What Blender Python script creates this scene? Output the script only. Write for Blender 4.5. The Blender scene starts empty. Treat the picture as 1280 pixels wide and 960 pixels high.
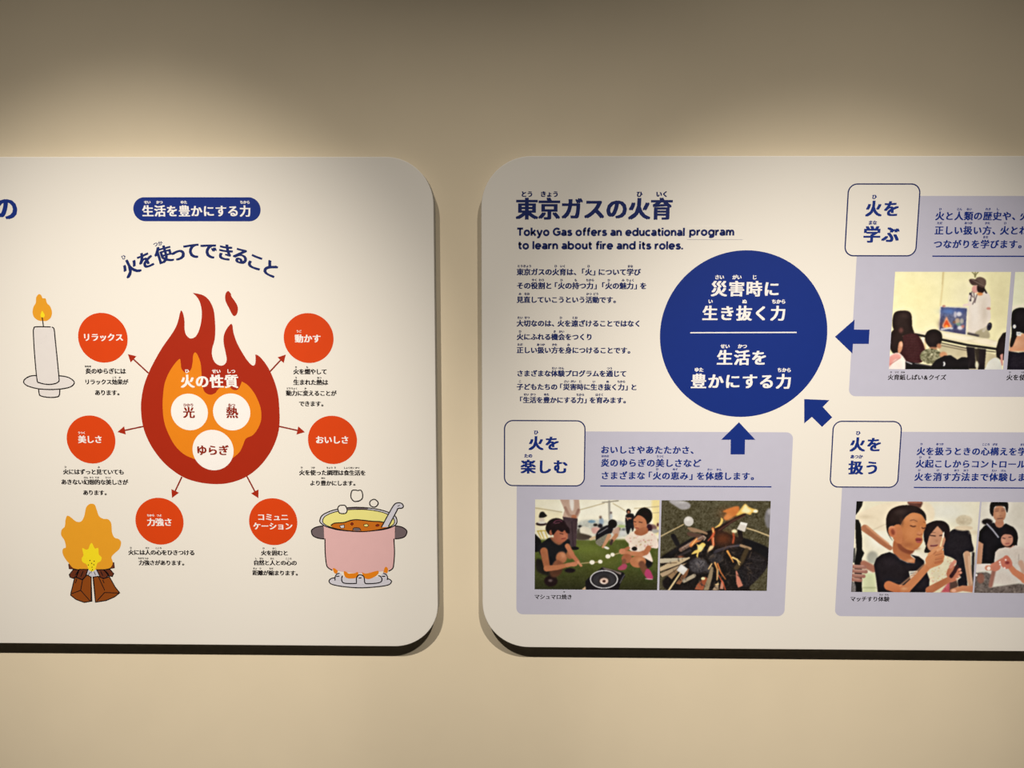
import bpy, math, random
import numpy as np
from mathutils import Vector

# ------------------------------------------------------------------ camera
F = 960.0                                     # focal length for a 1280x960 frame
def nrm(v): v = np.array(v, float); return v/np.linalg.norm(v)
down = nrm((-15, 7530, F))                    # world -Z seen in camera axes (x right, y down, z forward)
left = np.array((-72640, 0, F), float)
left[1] = -(left[0]*down[0] + left[2]*down[2])/down[1]
left = nrm(left)
fwd = np.cross(-down, left)                   # world +Y
if fwd[2] < 0: fwd = -fwd
EYE = np.array((0.0, -1.41, 1.45))
# columns: camera axes expressed in world coordinates
def cam_to_world(d): return np.array((-(d@left), d@fwd, -(d@down)))
def world_to_px(p):
    q = np.asarray(p, float) - EYE
    c = q[0]*(-left) + q[1]*fwd + q[2]*(-down)
    return 640 + F*c[0]/c[2], 480 + F*c[1]/c[2]
THICK = 0.028                                 # the boards stand this far proud of the wall
YF = -THICK
def P(px, py, Y=YF):
    d = cam_to_world(np.array((px-640, py-480, F), float))
    t = (Y-EYE[1])/d[1]
    q = EYE + t*d
    return (q[0], q[2])

scene = bpy.context.scene
col = scene.collection
cd = bpy.data.cameras.new('camera'); cam = bpy.data.objects.new('camera', cd); col.objects.link(cam)
cd.sensor_fit = 'HORIZONTAL'; cd.sensor_width = 36.0; cd.lens = 36.0*F/1280.0
cd.clip_start = 0.01
cx, cy, cz = cam_to_world(np.array((1., 0, 0))), cam_to_world(np.array((0, -1., 0))), cam_to_world(np.array((0, 0, -1.)))
from mathutils import Matrix
M = Matrix(((cx[0], cy[0], cz[0], EYE[0]), (cx[1], cy[1], cz[1], EYE[1]), (cx[2], cy[2], cz[2], EYE[2]), (0, 0, 0, 1)))
cam.matrix_world = M
scene.camera = cam

# ------------------------------------------------------------------ world, light, exposure
w = bpy.data.worlds.new('world'); scene.world = w; w.use_nodes = True
w.node_tree.nodes['Background'].inputs['Color'].default_value = (1.0, 0.86, 0.68, 1)
w.node_tree.nodes['Background'].inputs['Strength'].default_value = 0.012
def spot(name, x, y, z, tx, tz, power, cone, blend, colr=(1.0, 0.885, 0.725)):
    l = bpy.data.lights.new(name, 'SPOT'); o = bpy.data.objects.new(name, l); col.objects.link(o)
    l.energy = power; l.spot_size = math.radians(cone); l.spot_blend = blend; l.color = colr
    l.shadow_soft_size = 0.022
    o.location = (x, y, z)
    o.rotation_euler = (Vector((tx, 0, tz)) - Vector((x, y, z))).to_track_quat('-Z', 'Y').to_euler()
# each ceiling lamp throws a narrow beam and a weaker, wider spill from the same spot
for lx, az, pw in ((-0.69, 1.01, 308), (0.534, 0.928, 310)):
    spot('track_lamp_beam', lx, -1.9, 3.05, lx, az, pw, 30.9, 1.0)
    spot('track_lamp_spill', lx, -1.9, 3.05, lx, -0.08, pw*0.46, 74, 1.0)
scene.view_settings.view_transform = 'Standard'
scene.view_settings.look = 'None'
scene.view_settings.gamma = 1.0
scene.view_settings.use_curve_mapping = False
scene.view_settings.exposure = 0.0

# ------------------------------------------------------------------ materials
def lin(c):
    c = np.asarray(c, float)/255.0
    return np.where(c <= 0.04045, c/12.92, ((c+0.055)/1.055)**2.4)
WHITE = (240, 229, 210)
def alb(rgb, white=WHITE, k=0.745):
    return np.clip(lin(rgb)/lin(white)*k, 0.004, 0.92)
def mat(name, rgb, white=WHITE, rough=0.6, var=0.03, scale=60, bump=0.0, spec=0.2, direct=None):
    m = bpy.data.materials.new(name); m.use_nodes = True
    nt = m.node_tree; b = nt.nodes['Principled BSDF']
    a = alb(rgb, white) if direct is None else np.array(direct)
    b.inputs['Roughness'].default_value = rough
    b.inputs['Specular IOR Level'].default_value = spec
    tc = nt.nodes.new('ShaderNodeTexCoord')
    n = nt.nodes.new('ShaderNodeTexNoise'); n.inputs['Scale'].default_value = scale; n.inputs['Detail'].default_value = 4
    r = nt.nodes.new('ShaderNodeMix'); r.data_type = 'RGBA'
    r.inputs['A'].default_value = (*(a*(1-var)), 1); r.inputs['B'].default_value = (*np.minimum(a*(1+var), .95), 1)
    nt.links.new(tc.outputs['Object'], n.inputs['Vector'])
    nt.links.new(n.outputs['Fac'], r.inputs['Factor'])
    nt.links.new(r.outputs['Result'], b.inputs['Base Color'])
    if bump:
        bp = nt.nodes.new('ShaderNodeBump'); bp.inputs['Strength'].default_value = bump; bp.inputs['Distance'].default_value = 0.001
        nt.links.new(n.outputs['Fac'], bp.inputs['Height']); nt.links.new(bp.outputs['Normal'], b.inputs['Normal'])
    return m
MAT = {
    'wall': mat('painted_wall', 0, direct=(0.715, 0.645, 0.515), var=0.035, scale=9, bump=0.15, rough=0.75),
    'board': mat('white_laminate', 0, direct=(0.745, 0.745, 0.745), var=0.012, scale=5, rough=0.5),
    'edge': mat('board_edge', 0, direct=(0.42, 0.42, 0.42), var=0.03),
    'floor': mat('dark_carpet', 0, direct=(0.05, 0.045, 0.04), var=0.2, scale=200, rough=0.95),
    'ceiling': mat('dark_ceiling', 0, direct=(0.05, 0.048, 0.045), var=0.05),
    'blue': mat('blue_ink', (10, 44, 120)),
    'navy': mat('navy_ink', (14, 34, 92)),
    'white': mat('white_ink', (246, 236, 222)),
    'red': mat('deep_red_ink', (168, 38, 4)),
    'rust': mat('rust_ink', (140, 36, 16)),
    'disc': mat('orange_red_ink', (218, 66, 2)),
    'orange': mat('orange_ink', (232, 130, 20)),
    'flame': mat('amber_ink', (226, 150, 34), (232, 218, 198)),
    'yellow': mat('yellow_ink', (240, 208, 30), (232, 218, 198)),
    'black': mat('black_ink', (22, 12, 16)),
    'lavender': mat('lavender_ink', (190, 183, 193), (232, 220, 204)),
    'wax': mat('pale_grey_ink', (216, 202, 188), (226, 212, 192)),
    'brown': mat('log_brown_ink', (138, 66, 16), (232, 218, 198)),
    'darkbrown': mat('dark_log_ink', (100, 44, 22), (232, 218, 198)),
    'greyink': mat('grey_ink', (190, 182, 184), (225, 212, 196)),
    'pink': mat('pink_ink', (214, 166, 160), (226, 214, 198)),
    'cream': mat('pale_yellow_ink', (220, 206, 122), (222, 210, 194)),
    'stew': mat('stew_orange_ink', (188, 100, 22), (222, 210, 194)),
    'taupe': mat('taupe_ink', (104, 88, 88), (222, 210, 194)),
    'steel': mat('pale_steel_ink', (196, 188, 190), (222, 210, 194)),
}

# ------------------------------------------------------------------ mesh helpers
def struct(name, verts, faces, m):
    me = bpy.data.meshes.new(name); me.from_pydata(verts, [], faces); me.materials.append(MAT[m])
    o = bpy.data.objects.new(name, me); col.objects.link(o); o['kind'] = 'structure'
    return o
def box(x0, x1, y0, y1, z0, z1):
    v = [(x, y, z) for x in (x0, x1) for y in (y0, y1) for z in (z0, z1)]
    return v, [(0, 1, 3, 2), (4, 6, 7, 5), (0, 4, 5, 1), (2, 3, 7, 6), (0, 2, 6, 4), (1, 5, 7, 3)]
struct('wall_back', *box(-3.6, 4.4, 0.0006, 0.12, 0, 3.4), 'wall')
struct('floor', *box(-3.6, 4.4, -4.2, 0.12, -0.1, 0), 'floor')
struct('ceiling', *box(-3.6, 4.4, -4.2, 0.12, 3.4, 3.5), 'ceiling')

LAYER = 0.00006
class Root:
    """a thing: an Empty on the wall; its parts are built in world coordinates and hung under it"""
    def __init__(s, name, x, z, label, cat, group=None):
        s.o = bpy.data.objects.new(name, None); col.objects.link(s.o)
        s.loc = np.array((x, 0.0, z)); s.o.location = s.loc
        s.o.empty_display_size = 0.1
        s.o['label'] = label; s.o['category'] = cat
        if group: s.o['group'] = group
class Sheet:
    """one printed area: flat inked shapes joined in one mesh"""
    def __init__(s, name, root, parent=None, label=None):
        s.name, s.root, s.parent, s.label = name, root, parent, label
        s.v, s.f, s.m, s.mats = [], [], [], []
    def mi(s, m):
        if m not in s.mats: s.mats.append(m)
        return s.mats.index(m)
    def poly(s, pts, m, layer):
        """pts on the board's plane (x, z)"""
        k = len(s.v); L = s.root.loc
        s.v += [(x-L[0], YF-layer*LAYER, z-L[2]) for x, z in pts]
        idx = list(range(k, k+len(pts)))
        a = sum(pts[i][0]*pts[(i+1) % len(pts)][1]-pts[(i+1) % len(pts)][0]*pts[i][1] for i in range(len(pts)))
        if a < 0: idx.reverse()
        s.f.append(idx); s.m.append(s.mi(m))
    def px(s, pts, m, layer, fr=None):
        s.poly([P(*tr(p, fr)) for p in pts], m, layer)
    def disc(s, c, r, m, layer, n=64, fr=None):
        c = P(*tr(c, fr)); s.poly([(c[0]+r*math.cos(2*math.pi*i/n), c[1]+r*math.sin(2*math.pi*i/n)) for i in range(n)], m, layer)
    def ell(s, c, rx, ry, m, layer, fr=None, n=28, rot=0):
        cr, sr = math.cos(rot), math.sin(rot)
        pts = []
        for i in range(n):
            a, b = rx*math.cos(2*math.pi*i/n), ry*math.sin(2*math.pi*i/n)
            pts.append((c[0]+a*cr-b*sr, c[1]+a*sr+b*cr))
        s.px(pts, m, layer, fr)
    def line(s, pts, wpx, m, layer, fr=None, closed=False, cap=True):
        """stroke; wpx in photograph pixels at the board (1 px = PXM)"""
        q = [Vector(P(*tr(p, fr))) for p in pts]
        h = wpx*PXM/2; n = len(q); a, b = [], []
        for i in range(n):
            d0 = (q[i]-q[i-1]) if (i > 0 or closed) else (q[1]-q[0])
            d1 = (q[(i+1) % n]-q[i]) if (i < n-1 or closed) else (q[-1]-q[-2])
            if d0.length < 1e-9: d0 = d1
            if d1.length < 1e-9: d1 = d0
            d0 = d0.normalized(); d1 = d1.normalized()
            t = d0+d1
            if t.length < 0.3: t = d0.copy()
            t.normalize(); nn = Vector((-t.y, t.x)); k = h/max(0.5, nn.dot(Vector((-d0.y, d0.x))))
            a.append(q[i]+nn*k); b.append(q[i]-nn*k)
        for i in range(n if closed else n-1):
            j = (i+1) % n
            s.poly([tuple(a[i]), tuple(a[j]), tuple(b[j]), tuple(b[i])], m, layer)
        if cap and not closed:
            for e in (q[0], q[-1]):
                s.poly([(e.x+h*math.cos(k*math.pi/4), e.y+h*math.sin(k*math.pi/4)) for k in range(8)], m, layer+0.1)
    def build(s):
        me = bpy.data.meshes.new(s.name); me.from_pydata(s.v, [], s.f)
        for m in s.mats: me.materials.append(MAT[m])
        me.polygons.foreach_set('material_index', s.m); me.update()
        o = bpy.data.objects.new(s.name, me); col.objects.link(o)
        o.parent = s.parent or s.root.o
        if s.label: o['label'] = s.label
        return o
PXM = 1.382/F
def tr(p, fr):
    return (p[0], p[1]) if fr is None else (fr[0]+p[0]/fr[2], fr[1]+p[1]/fr[2])
def smooth(pts, n=6, closed=True):
    """Catmull-Rom through the points; a point with a third entry is a sharp corner"""
    N = len(pts); out = []
    for i in range(N if closed else N-1):
        p1, p2 = pts[i], pts[(i+1) % N]
        p0 = pts[i-1] if (closed or i > 0) else p1
        p3 = pts[(i+2) % N] if (closed or i < N-2) else p2
        if len(p1) > 2: p0 = p1
        if len(p2) > 2: p3 = p2
        for k in range(n):
            t = k/n
            out.append(tuple(0.5*((2*p1[c])+(-p0[c]+p2[c])*t+(2*p0[c]-5*p1[c]+4*p2[c]-p3[c])*t*t+(-p0[c]+3*p1[c]-3*p2[c]+p3[c])*t**3) for c in (0, 1)))
    if not closed: out.append((pts[-1][0], pts[-1][1]))
    return out
def rrect(x0, x1, z0, z1, r, n=10):
    pts = []
    for cx_, cz_, a0 in ((x1-r, z1-r, 0), (x0+r, z1-r, 90), (x0+r, z0+r, 180), (x1-r, z0+r, 270)):
        for k in range(n+1):
            a = math.radians(a0+90*k/n); pts.append((cx_+r*math.cos(a), cz_+r*math.sin(a)))
    return pts

# ------------------------------------------------------------------ lettering
GL = {}
def glyph(ch, wt):
    """(verts, faces, advance) of a character in em units; wt = stroke gain"""
    key = (ch, wt)
    if key in GL: return GL[key]
    c = bpy.data.curves.new('glyph', 'FONT'); c.body = ch; c.size = 1; c.resolution_u = 3
    o = bpy.data.objects.new('glyph', c); col.objects.link(o)
    me = o.to_mesh()
    v = np.array([(p.co.x, p.co.y) for p in me.vertices]).reshape(-1, 2); f = [tuple(p.vertices) for p in me.polygons]
    o.to_mesh_clear(); bpy.data.objects.remove(o); bpy.data.curves.remove(c)
    if len(v) and wt > 0:
        wt += .015; shifts = [(0, 0), (-wt, -wt*.45), (wt, -wt*.45), (-wt, wt*.45), (wt, wt*.45)]
        V, Fc = [], []
        for i, sft in enumerate(shifts):
            Fc += [tuple(k+i*len(v) for k in t) for t in f]; V.append(np.column_stack([v+np.array(sft), np.full(len(v), i*0.12)]))
        v2 = np.concatenate(V); GL[key] = (v2, Fc)
    else: GL[key] = (np.column_stack([v, np.zeros(len(v))]) if len(v) else v, f)
    return GL[key]
PUNCT = {'、': .84, '「': .78, '」': .84, '。': .66, '&': .85}
def put(sh, ch, cx_, cz_, em, wt, m, layer, rot=0.0, sx=1.0):
    v, f = glyph(ch, wt)
    if not len(f): return
    if ch in PUNCT: ox = (v[:, 0].min()+v[:, 0].max())/2 + {'「': -.16, '」': .17, '、': .2, '。': .1}.get(ch, 0)
    else: ox = 0.5
    x = (v[:, 0]-ox)*em*sx; z = (v[:, 1]-0.375)*em
    c, s_ = math.cos(rot), math.sin(rot)
    X = cx_+x*c-z*s_; Z = cz_+x*s_+z*c
    L = sh.root.loc; k = len(sh.v); mi = sh.mi(m)
    sh.v += [(a-L[0], YF-(layer+h)*LAYER, b-L[2]) for a, b, h in zip(X, Z, v[:, 2])]
    sh.f += [tuple(k+i for i in t) for t in f]; sh.m += [mi]*len(f)
def write(sh, s, x0, x1, yc, m='black', wt=.018, ruby=(), ry=None, rs=0.44, k=1.0, layer=4, kr=None):
    """one line: ink from pixel x0 to x1, centred on row yc; ruby = (first char, count, kana)"""
    a, b = P(x0, yc), P(x1, yc); z = (a[1]+b[1])/2
    W = [PUNCT.get(ch, 1.0) for ch in s]
    adv = (b[0]-a[0])/(sum(W)-0.10)
    x = a[0]-0.05*adv; cs = []
    for ch, wd in zip(s, W):
        cs.append(x+wd*adv/2); put(sh, ch, x+wd*adv/2, z, adv*k, wt, m, layer); x += wd*adv
    if ruby:
        zr = P((x0+x1)/2, ry)[1]
        for i, n, kana in ruby:
            c = (cs[i]+cs[i+n-1])/2; em = adv*rs if kr is None else kr*PXM
            for j, ch in enumerate(kana):
                if ch != ' ': put(sh, ch, c+(j-(len(kana)-1)/2)*em*0.98, zr, em, wt+0.014, m, layer)
def arc(cx_, cy_, rx, ry, a0=0, a1=360, n=20):
    return [(cx_+rx*math.cos(math.radians(a0+(a1-a0)*k/n)), cy_+ry*math.sin(math.radians(a0+(a1-a0)*k/n))) for k in range(n+1)]
RING = lambda cx_: arc(cx_, .5, .41, .41, 0, 360, 24)
ARCH = lambda x, w_: smooth([(x, .45), (x+.06, .68), (x+w_*.32, .85), (x+w_*.62, .87), (x+w_*.92, .74), (x+w_, .5)], 4, False)+[(x+w_, 0)]
LET = {'T': ([[(0, 1.25), (1.06, 1.25)], [(.53, 0), (.53, 1.3)]], 1.06), 'o': ([RING(.54)], 1.08),
       'k': ([[(.13, 0), (.13, 1.42)], [(.12, .3), (.8, 1.0)], [(.4, .6), (.86, 0)]], .92),
       'y': ([[(.07, 1), (.5, .03)], [(.93, 1), (.47, -.1), (.38, -.24), (.25, -.29), (.08, -.25)]], 1.0),
       'G': ([arc(.7, .69, .57, .57, 42, 318, 24)+[(1.2, .32), (1.2, .66), (.72, .66)]], 1.33),
       'a': ([arc(.46, .31, .33, .19, 0, 360, 18), smooth([(.14, .82), (.32, .88), (.52, .88), (.7, .8), (.79, .62)], 4, False)+[(.79, 0)]], .92),
       's': ([smooth([(.74, .8), (.58, .87), (.4, .89), (.22, .82), (.17, .7), (.28, .57), (.5, .5), (.68, .42), (.74, .3), (.64, .16), (.44, .11), (.24, .14), (.08, .24)], 3, False)], .84),
       'f': ([smooth([(.27, .9), (.29, 1.12), (.4, 1.27), (.64, 1.3)], 4, False), [(.27, 0), (.27, .95)], [(.04, .88), (.6, .88)]], .6),
       'e': ([arc(.54, .5, .41, .41, 0, 318, 22), [(.14, .5), (1.07, .5)]], 1.07), 'r': ([[(.13, 0), (.13, 1)], smooth([(.13, .45), (.2, .7), (.36, .85), (.6, .87)], 4, False)], .6),
       'n': ([[(.13, 0), (.13, 1)], ARCH(.13, .67)], .93), 'h': ([[(.13, 0), (.13, 1.42)], ARCH(.13, .67)], .93),
       'u': ([[(.8, 0), (.8, 1)], [(.93-x, 1-y) for x, y in ARCH(.13, .67)]], .93), 'm': ([[(.13, 0), (.13, 1)], ARCH(.13, .56), ARCH(.69, .56)], 1.38),
       'd': ([RING(.54), [(.95, 0), (.95, 1.42)]], 1.08), 'b': ([RING(.54), [(.13, 0), (.13, 1.42)]], 1.08), 'p': ([RING(.54), [(.13, -.36), (.13, 1)]], 1.08),
       'g': ([RING(.54), smooth([(.95, 1), (.95, .3), (.93, -.02), (.8, -.2), (.5, -.27), (.18, -.18)], 4, False)], 1.08),
       'c': ([arc(.54, .5, .41, .41, 45, 315, 20)], .92), 't': ([[(.27, 1.28), (.27, .4)]+smooth([(.27, .4), (.3, .22), (.42, .13), (.62, .13)], 3, False), [(.04, .88), (.62, .88)]], .64),
       'i': ([[(.13, 0), (.13, 1)], [(.13, 1.16), (.13, 1.42)]], .26), 'l': ([[(.13, 0), (.13, 1.42)]], .26), '.': ([[(.13, 0), (.13, .27)]], .26), ' ': ([], .36)}
def latin(sh, s, x0, x1, yb, m, layer=4):
    """geometric sans line standing on baseline row yb; stroke skeletons of one even weight"""
    a, b = P(x0, yb), P(x1, yb); gap = .15
    tot = sum(LET[ch][1] for ch in s)+gap*(len(s)-1)
    sx = (b[0]-a[0])/tot; sy = 6.9*PXM; h = .125*sy*1.42; x = 0
    for ch in s:
        for pl in LET[ch][0]:
            q = [Vector((a[0]+(x+p)*sx, a[1]+r*sy)) for p, r in pl]
            q = [p for i, p in enumerate(q) if i == 0 or (p-q[i-1]).length > 1e-6]
            for i in range(len(q)-1):
                d0 = (q[i+1]-q[i]).normalized()
                dp = (q[i]-q[i-1]).normalized() if i else d0
                dn = (q[i+2]-q[i+1]).normalized() if i < len(q)-2 else d0
                def off(u_, v_):
                    t = (u_+v_).normalized() if (u_+v_).length > .4 else v_
                    n_ = Vector((-t.y, t.x)); return n_*(h/max(.6, n_.dot(Vector((-d0.y, d0.x)))))
                o0, o1 = off(dp, d0), off(d0, dn)
                sh.poly([tuple(q[i]+o0), tuple(q[i+1]+o1), tuple(q[i+1]-o1), tuple(q[i]-o0)], m, layer+.1*(i % 2))
        x += LET[ch][1]+gap

# ------------------------------------------------------------------ boards
def board(root, x0, x1, z0, z1, r):
    n = 16; bev = 0.0012
    rings = []
    for inset, y in ((0, 0.0), (0, YF+bev), (bev*.3, YF+bev*.3), (bev, YF)):
        rings.append([(x, y, z) for x, z in rrect(x0+inset, x1-inset, z0+inset, z1-inset, r-inset, n)])
    v = [p for ring in rings for p in ring]; N = len(rings[0]); f = []; mi = []
    for k in range(3):
        for i in range(N):
            j = (i+1) % N
            f.append((k*N+i, (k+1)*N+i, (k+1)*N+j, k*N+j)[::-1]); mi.append(1 if k == 0 else 0)
    f.append([3*N+i for i in range(N)]); mi.append(0)
    f.append([i for i in range(N)][::-1]); mi.append(1)
    v = [tuple(np.array(p)-root.loc) for p in v]
    me = bpy.data.meshes.new('board'); me.from_pydata(v, [], f)
    me.materials.append(MAT['board']); me.materials.append(MAT['edge'])
    me.polygons.foreach_set('material_index', mi); me.update()
    o = bpy.data.objects.new('board', me); col.objects.link(o); o.parent = root.o
    return o
zt, zb = P(640, 195.9)[1], P(500, 808.2)[1]
xa = P(544.6, 500)[0]
x_left = P(-760, 500)[0]
RA = Root('exhibition_panel', (xa+x_left)/2, zb, 'white wall panel with the red flame, candle, campfire and pink pot drawings', 'panel')
board(RA, x_left, xa, zb, zt, 0.083)
zt2, zb2 = P(900, 194.9)[1], P(900, 811.2)[1]
xb = P(602.3, 500)[0]; xr = P(1960, 500)[0]
RB = Root('exhibition_panel', (xb+xr)/2, zb2, 'white wall panel with the large blue circle, lavender fields and printed photographs', 'panel')
board(RB, xb, xr, zb2, zt2, 0.088)

# ================================================================== LEFT PANEL
s = Sheet('heading_lettering', RA); write(s, 'の', -6.5, 21.5, 260.5, 'blue', .028); s.build()
s = Sheet('heading_badge', RA, label='blue rounded badge with white lettering')
a, b = P(167.5, 276.6), P(325.2, 246.6); s.poly(rrect(a[0], b[0], a[1], b[1], (b[1]-a[1])/2-.0001, 12), 'blue', 1); hb = s.build()
s = Sheet('lettering', RA, hb)
write(s, '生活を豊かにする力', 178, 313.5, 263.8, 'white', .022, ((0, 1, 'せい'), (1, 1, 'かつ'), (3, 1, 'ゆた'), (8, 1, 'ちから')), 252.8, kr=4.2, k=.96); s.build()
s = Sheet('arched_lettering', RA)
for ch, x, y in (('火', 580, 549), ('を', 648, 515), ('使', 727, 491), ('っ', 790, 484), ('て', 852, 474), ('で', 927, 474), ('き', 1003, 481), ('る', 1070, 497), ('こ', 1135, 523), ('と', 1203, 554)):
    px_, py_ = x/3.5556, 180+y/3.5556
    c = P(px_, py_); put(s, ch, c[0], c[1], 22.0*PXM, .026, 'navy', 2, rot=-(px_-250)/185)
for ch, x, y in (('ひ', 549, 503), ('つ', 691, 446), ('か', 712, 441)):
    px_, py_ = x/3.5556, 180+y/3.5556
    c = P(px_, py_); put(s, ch, c[0], c[1], 6.0*PXM, .02, 'navy', 2, rot=-(px_-250)/185)
s.build()

# the flame
FR = (160, 350, 5.818)
s = Sheet('flame_drawing', RA, label='deep red flame with forked tongues')
outer = [(470, 93, 1), (545, 110), (592, 150), (622, 215), (632, 290), (635, 370), (629, 440), (612, 500), (612, 552), (633, 600), (670, 622), (702, 614), (718, 580), (708, 520), (696, 460), (696, 410), (712, 365), (738, 328), (752, 318, 1), (760, 332), (768, 385), (792, 455), (832, 530), (872, 590), (905, 622), (924, 612), (928, 572), (926, 541, 1),
         (945, 548), (972, 572), (1012, 625), (1048, 695), (1077, 775), (1095, 860), (1102, 960), (1103, 1022), (1095, 1102), (1070, 1182), (1030, 1262), (970, 1342), (900, 1405), (820, 1450), (720, 1479), (620, 1484), (520, 1472), (420, 1442), (330, 1388), (250, 1317), (180, 1225), (132, 1132), (105, 1042), (95, 952), (97, 872), (115, 772), (148, 680),
         (192, 590), (250, 490), (310, 405), (348, 342), (368, 285), (378, 240), (388, 222), (402, 248), (411, 300), (412, 362), (425, 402), (455, 425), (490, 412), (515, 370), (531, 310), (537, 240), (528, 178), (506, 130)]
s.px(smooth(outer), 'red', 1, FR)
s.px(smooth([(728, 80), (746, 96), (754, 122), (780, 158), (798, 195), (798, 230), (786, 256), (770, 262), (755, 245), (735, 205), (712, 160), (706, 125), (712, 95)]), 'red', 1, FR)
fl = s.build()
s = Sheet('inner_flame', RA, fl, label='orange heart of the flame')
inner = [(375, 574), (384, 605), (388, 640), (405, 665), (430, 674), (458, 650), (470, 600), (474, 550), (487, 527), (506, 545), (528, 605), (534, 665), (538, 740), (545, 785), (562, 818), (596, 834), (632, 824), (655, 796), (690, 772), (735, 776), (760, 796), (792, 800), (812, 778), (828, 738, 1),
         (868, 762), (910, 810), (943, 870), (964, 930), (970, 980), (965, 1032), (940, 1088), (905, 1130), (858, 1153), (836, 1202), (812, 1250), (770, 1288), (700, 1330), (620, 1332), (540, 1320), (470, 1297), (400, 1262), (335, 1194), (283, 1092), (260, 1012), (252, 922), (255, 840), (265, 760), (290, 690), (330, 622)]
s.px(smooth(inner), 'orange', 2, FR); s.build()
for c, r, txt in (((447, 960), 23.6, 0), ((754, 960), 23.8, 1), ((619, 1237), 26.4, 2)):
    s = Sheet('white_disc', RA, fl)
    s.disc(c, r*PXM, 'white', 3, fr=FR)
    if txt == 0: write(s, '光', 229.5, 242.8, 515.6, 'rust', .022, ((0, 1, 'ひかり'),), 506.3, rs=.3)
    if txt == 1: write(s, '熱', 283.3, 297, 515.6, 'rust', .022, ((0, 1, 'ねつ'),), 506.3, rs=.3)
    if txt == 2: write(s, 'ゆらぎ', 246, 285.6, 562.8, 'rust', .026)
    s.build()
s = Sheet('lettering', RA, fl)
write(s, '火の性質', 226.2, 297.6, 476.6, 'white', .026, ((0, 1, 'ひ'), (2, 1, 'せい'), (3, 1, 'しつ')), 464, rs=.3, k=.96); s.build()

DISC = [((128.6, 422.3), [('リラックス', 103.9, 153.8, 421.6, (), 0)]),
        ((385.8, 422.7), [('動かす', 369, 400.6, 423.2, ((0, 1, 'うご'),), 414.2)]),
        ((113.8, 549.5), [('美しさ', 98.1, 127.6, 549.2, ((0, 1, 'うつく'),), 541)]),
        ((415.6, 550.0), [('おいしさ', 394.9, 435.8, 549.8, (), 0)]),
        ((199.4, 651.6), [('力強さ', 184.2, 214.9, 652.6, ((0, 1, 'ちから'), (1, 1, 'つよ')), 644.2)]),
        ((341.5, 652.2), [('コミュニ', 322, 360.2, 646.4, (), 0), ('ケーション', 316.8, 365.4, 657.6, (), 0)])]
for c, ls in DISC:
    s = Sheet('orange_disc', RA); s.disc(c, 0.0452, 'disc', 1); d = s.build()
    s = Sheet('lettering', RA, d)
    for t, x0, x1, y, rb, ry in ls: write(s, t, x0, x1, y, 'white', .024, rb, ry, kr=3.4, layer=3)
    s.build()
for tip, tail in (((159.9, 442.6), (185.5, 466.4)), ((357.3, 443.2), (337, 465)), ((146.9, 540), (179.3, 533)), ((381.1, 540.1), (349, 533)), ((215, 622.3), (227.4, 596)), ((323, 622.7), (308.3, 594.8))):
    s = Sheet('arrow', RA)
    d = np.array(tip)-np.array(tail); d /= np.linalg.norm(d); n = np.array((-d[1], d[0])); t = np.array(tip); bb = t-d*9.6
    s.line([tail, tuple(bb+d)], 1.9, 'rust', 0.6, cap=False)
    s.px([tuple(t), tuple(bb+n*5.3), tuple(bb-n*5.3)], 'red', 2); s.build()

CAPS = [[('炎のゆらぎには', 107.2, 157, 463.9, ((0, 1, 'ほのお'),), 458), ('リラックス効果が', 106, 160, 477.4, ((5, 1, 'こう'), (6, 1, 'か')), 471.8), ('あります。', 118.8, 150.5, 490.8, (), 0)],
        [('火を燃やして', 367, 408.5, 464.5, ((0, 1, 'ひ'), (2, 1, 'も')), 458.9), ('生まれた熱は', 367, 409.8, 477.9, ((0, 1, 'う'), (4, 1, 'ねつ')), 472.2), ('動力に変えることが', 357.9, 420.3, 491.5, ((0, 1, 'どう'), (1, 1, 'りょく'), (3, 1, 'か')), 485.6), ('できます。', 374, 405.5, 504.7, (), 0)],
        [('火にはずっと見ていても', 79.2, 154.8, 589.8, ((0, 1, 'ひ'), (6, 1, 'み')), 583.8), ('あきない幻想的な美しさが', 76.8, 159.8, 602.6, ((4, 1, 'げん'), (5, 1, 'そう'), (6, 1, 'てき'), (8, 1, 'うつく')), 597), ('あります。', 104, 134.5, 615.8, (), 0)],
        [('火を使った調理は食生活を', 374.3, 457, 590.9, ((0, 1, 'ひ'), (2, 1, 'つか'), (5, 1, 'ちょう'), (6, 1, 'り'), (8, 2, 'しょくせい'), (10, 1, 'かつ')), 584.6), ('より豊かにします。', 387.7, 445.5, 603.9, ((2, 1, 'ゆた'),), 597.7)],
        [('火には人の心をひきつける', 160.8, 243.2, 690.6, ((0, 1, 'ひ'), (3, 1, 'ひと'), (5, 1, 'こころ')), 685), ('力強さがあります。', 173.7, 231.5, 703.5, ((0, 1, 'ちから'), (1, 1, 'つよ')), 698)],
        [('火を囲むと', 326.6, 360, 691.2, ((0, 1, 'ひ'), (2, 1, 'かこ')), 685.5), ('自然と人との心の', 317.2, 370.8, 703.5, ((0, 1, 'し'), (1, 1, 'ぜん'), (3, 1, 'ひと'), (6, 1, 'こころ')), 698.2), ('距離が縮まります。', 316, 373.5, 716.2, ((0, 1, 'きょ'), (1, 1, 'り'), (3, 1, 'ちぢ')), 710.7)]]
for ls in CAPS:
    s = Sheet('caption', RA)
    for t, x0, x1, y, rb, ry in ls: write(s, t, x0, x1, y, 'black', .030, rb, ry, kr=2.8, layer=2, k=1.04)
    s.build()

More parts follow.
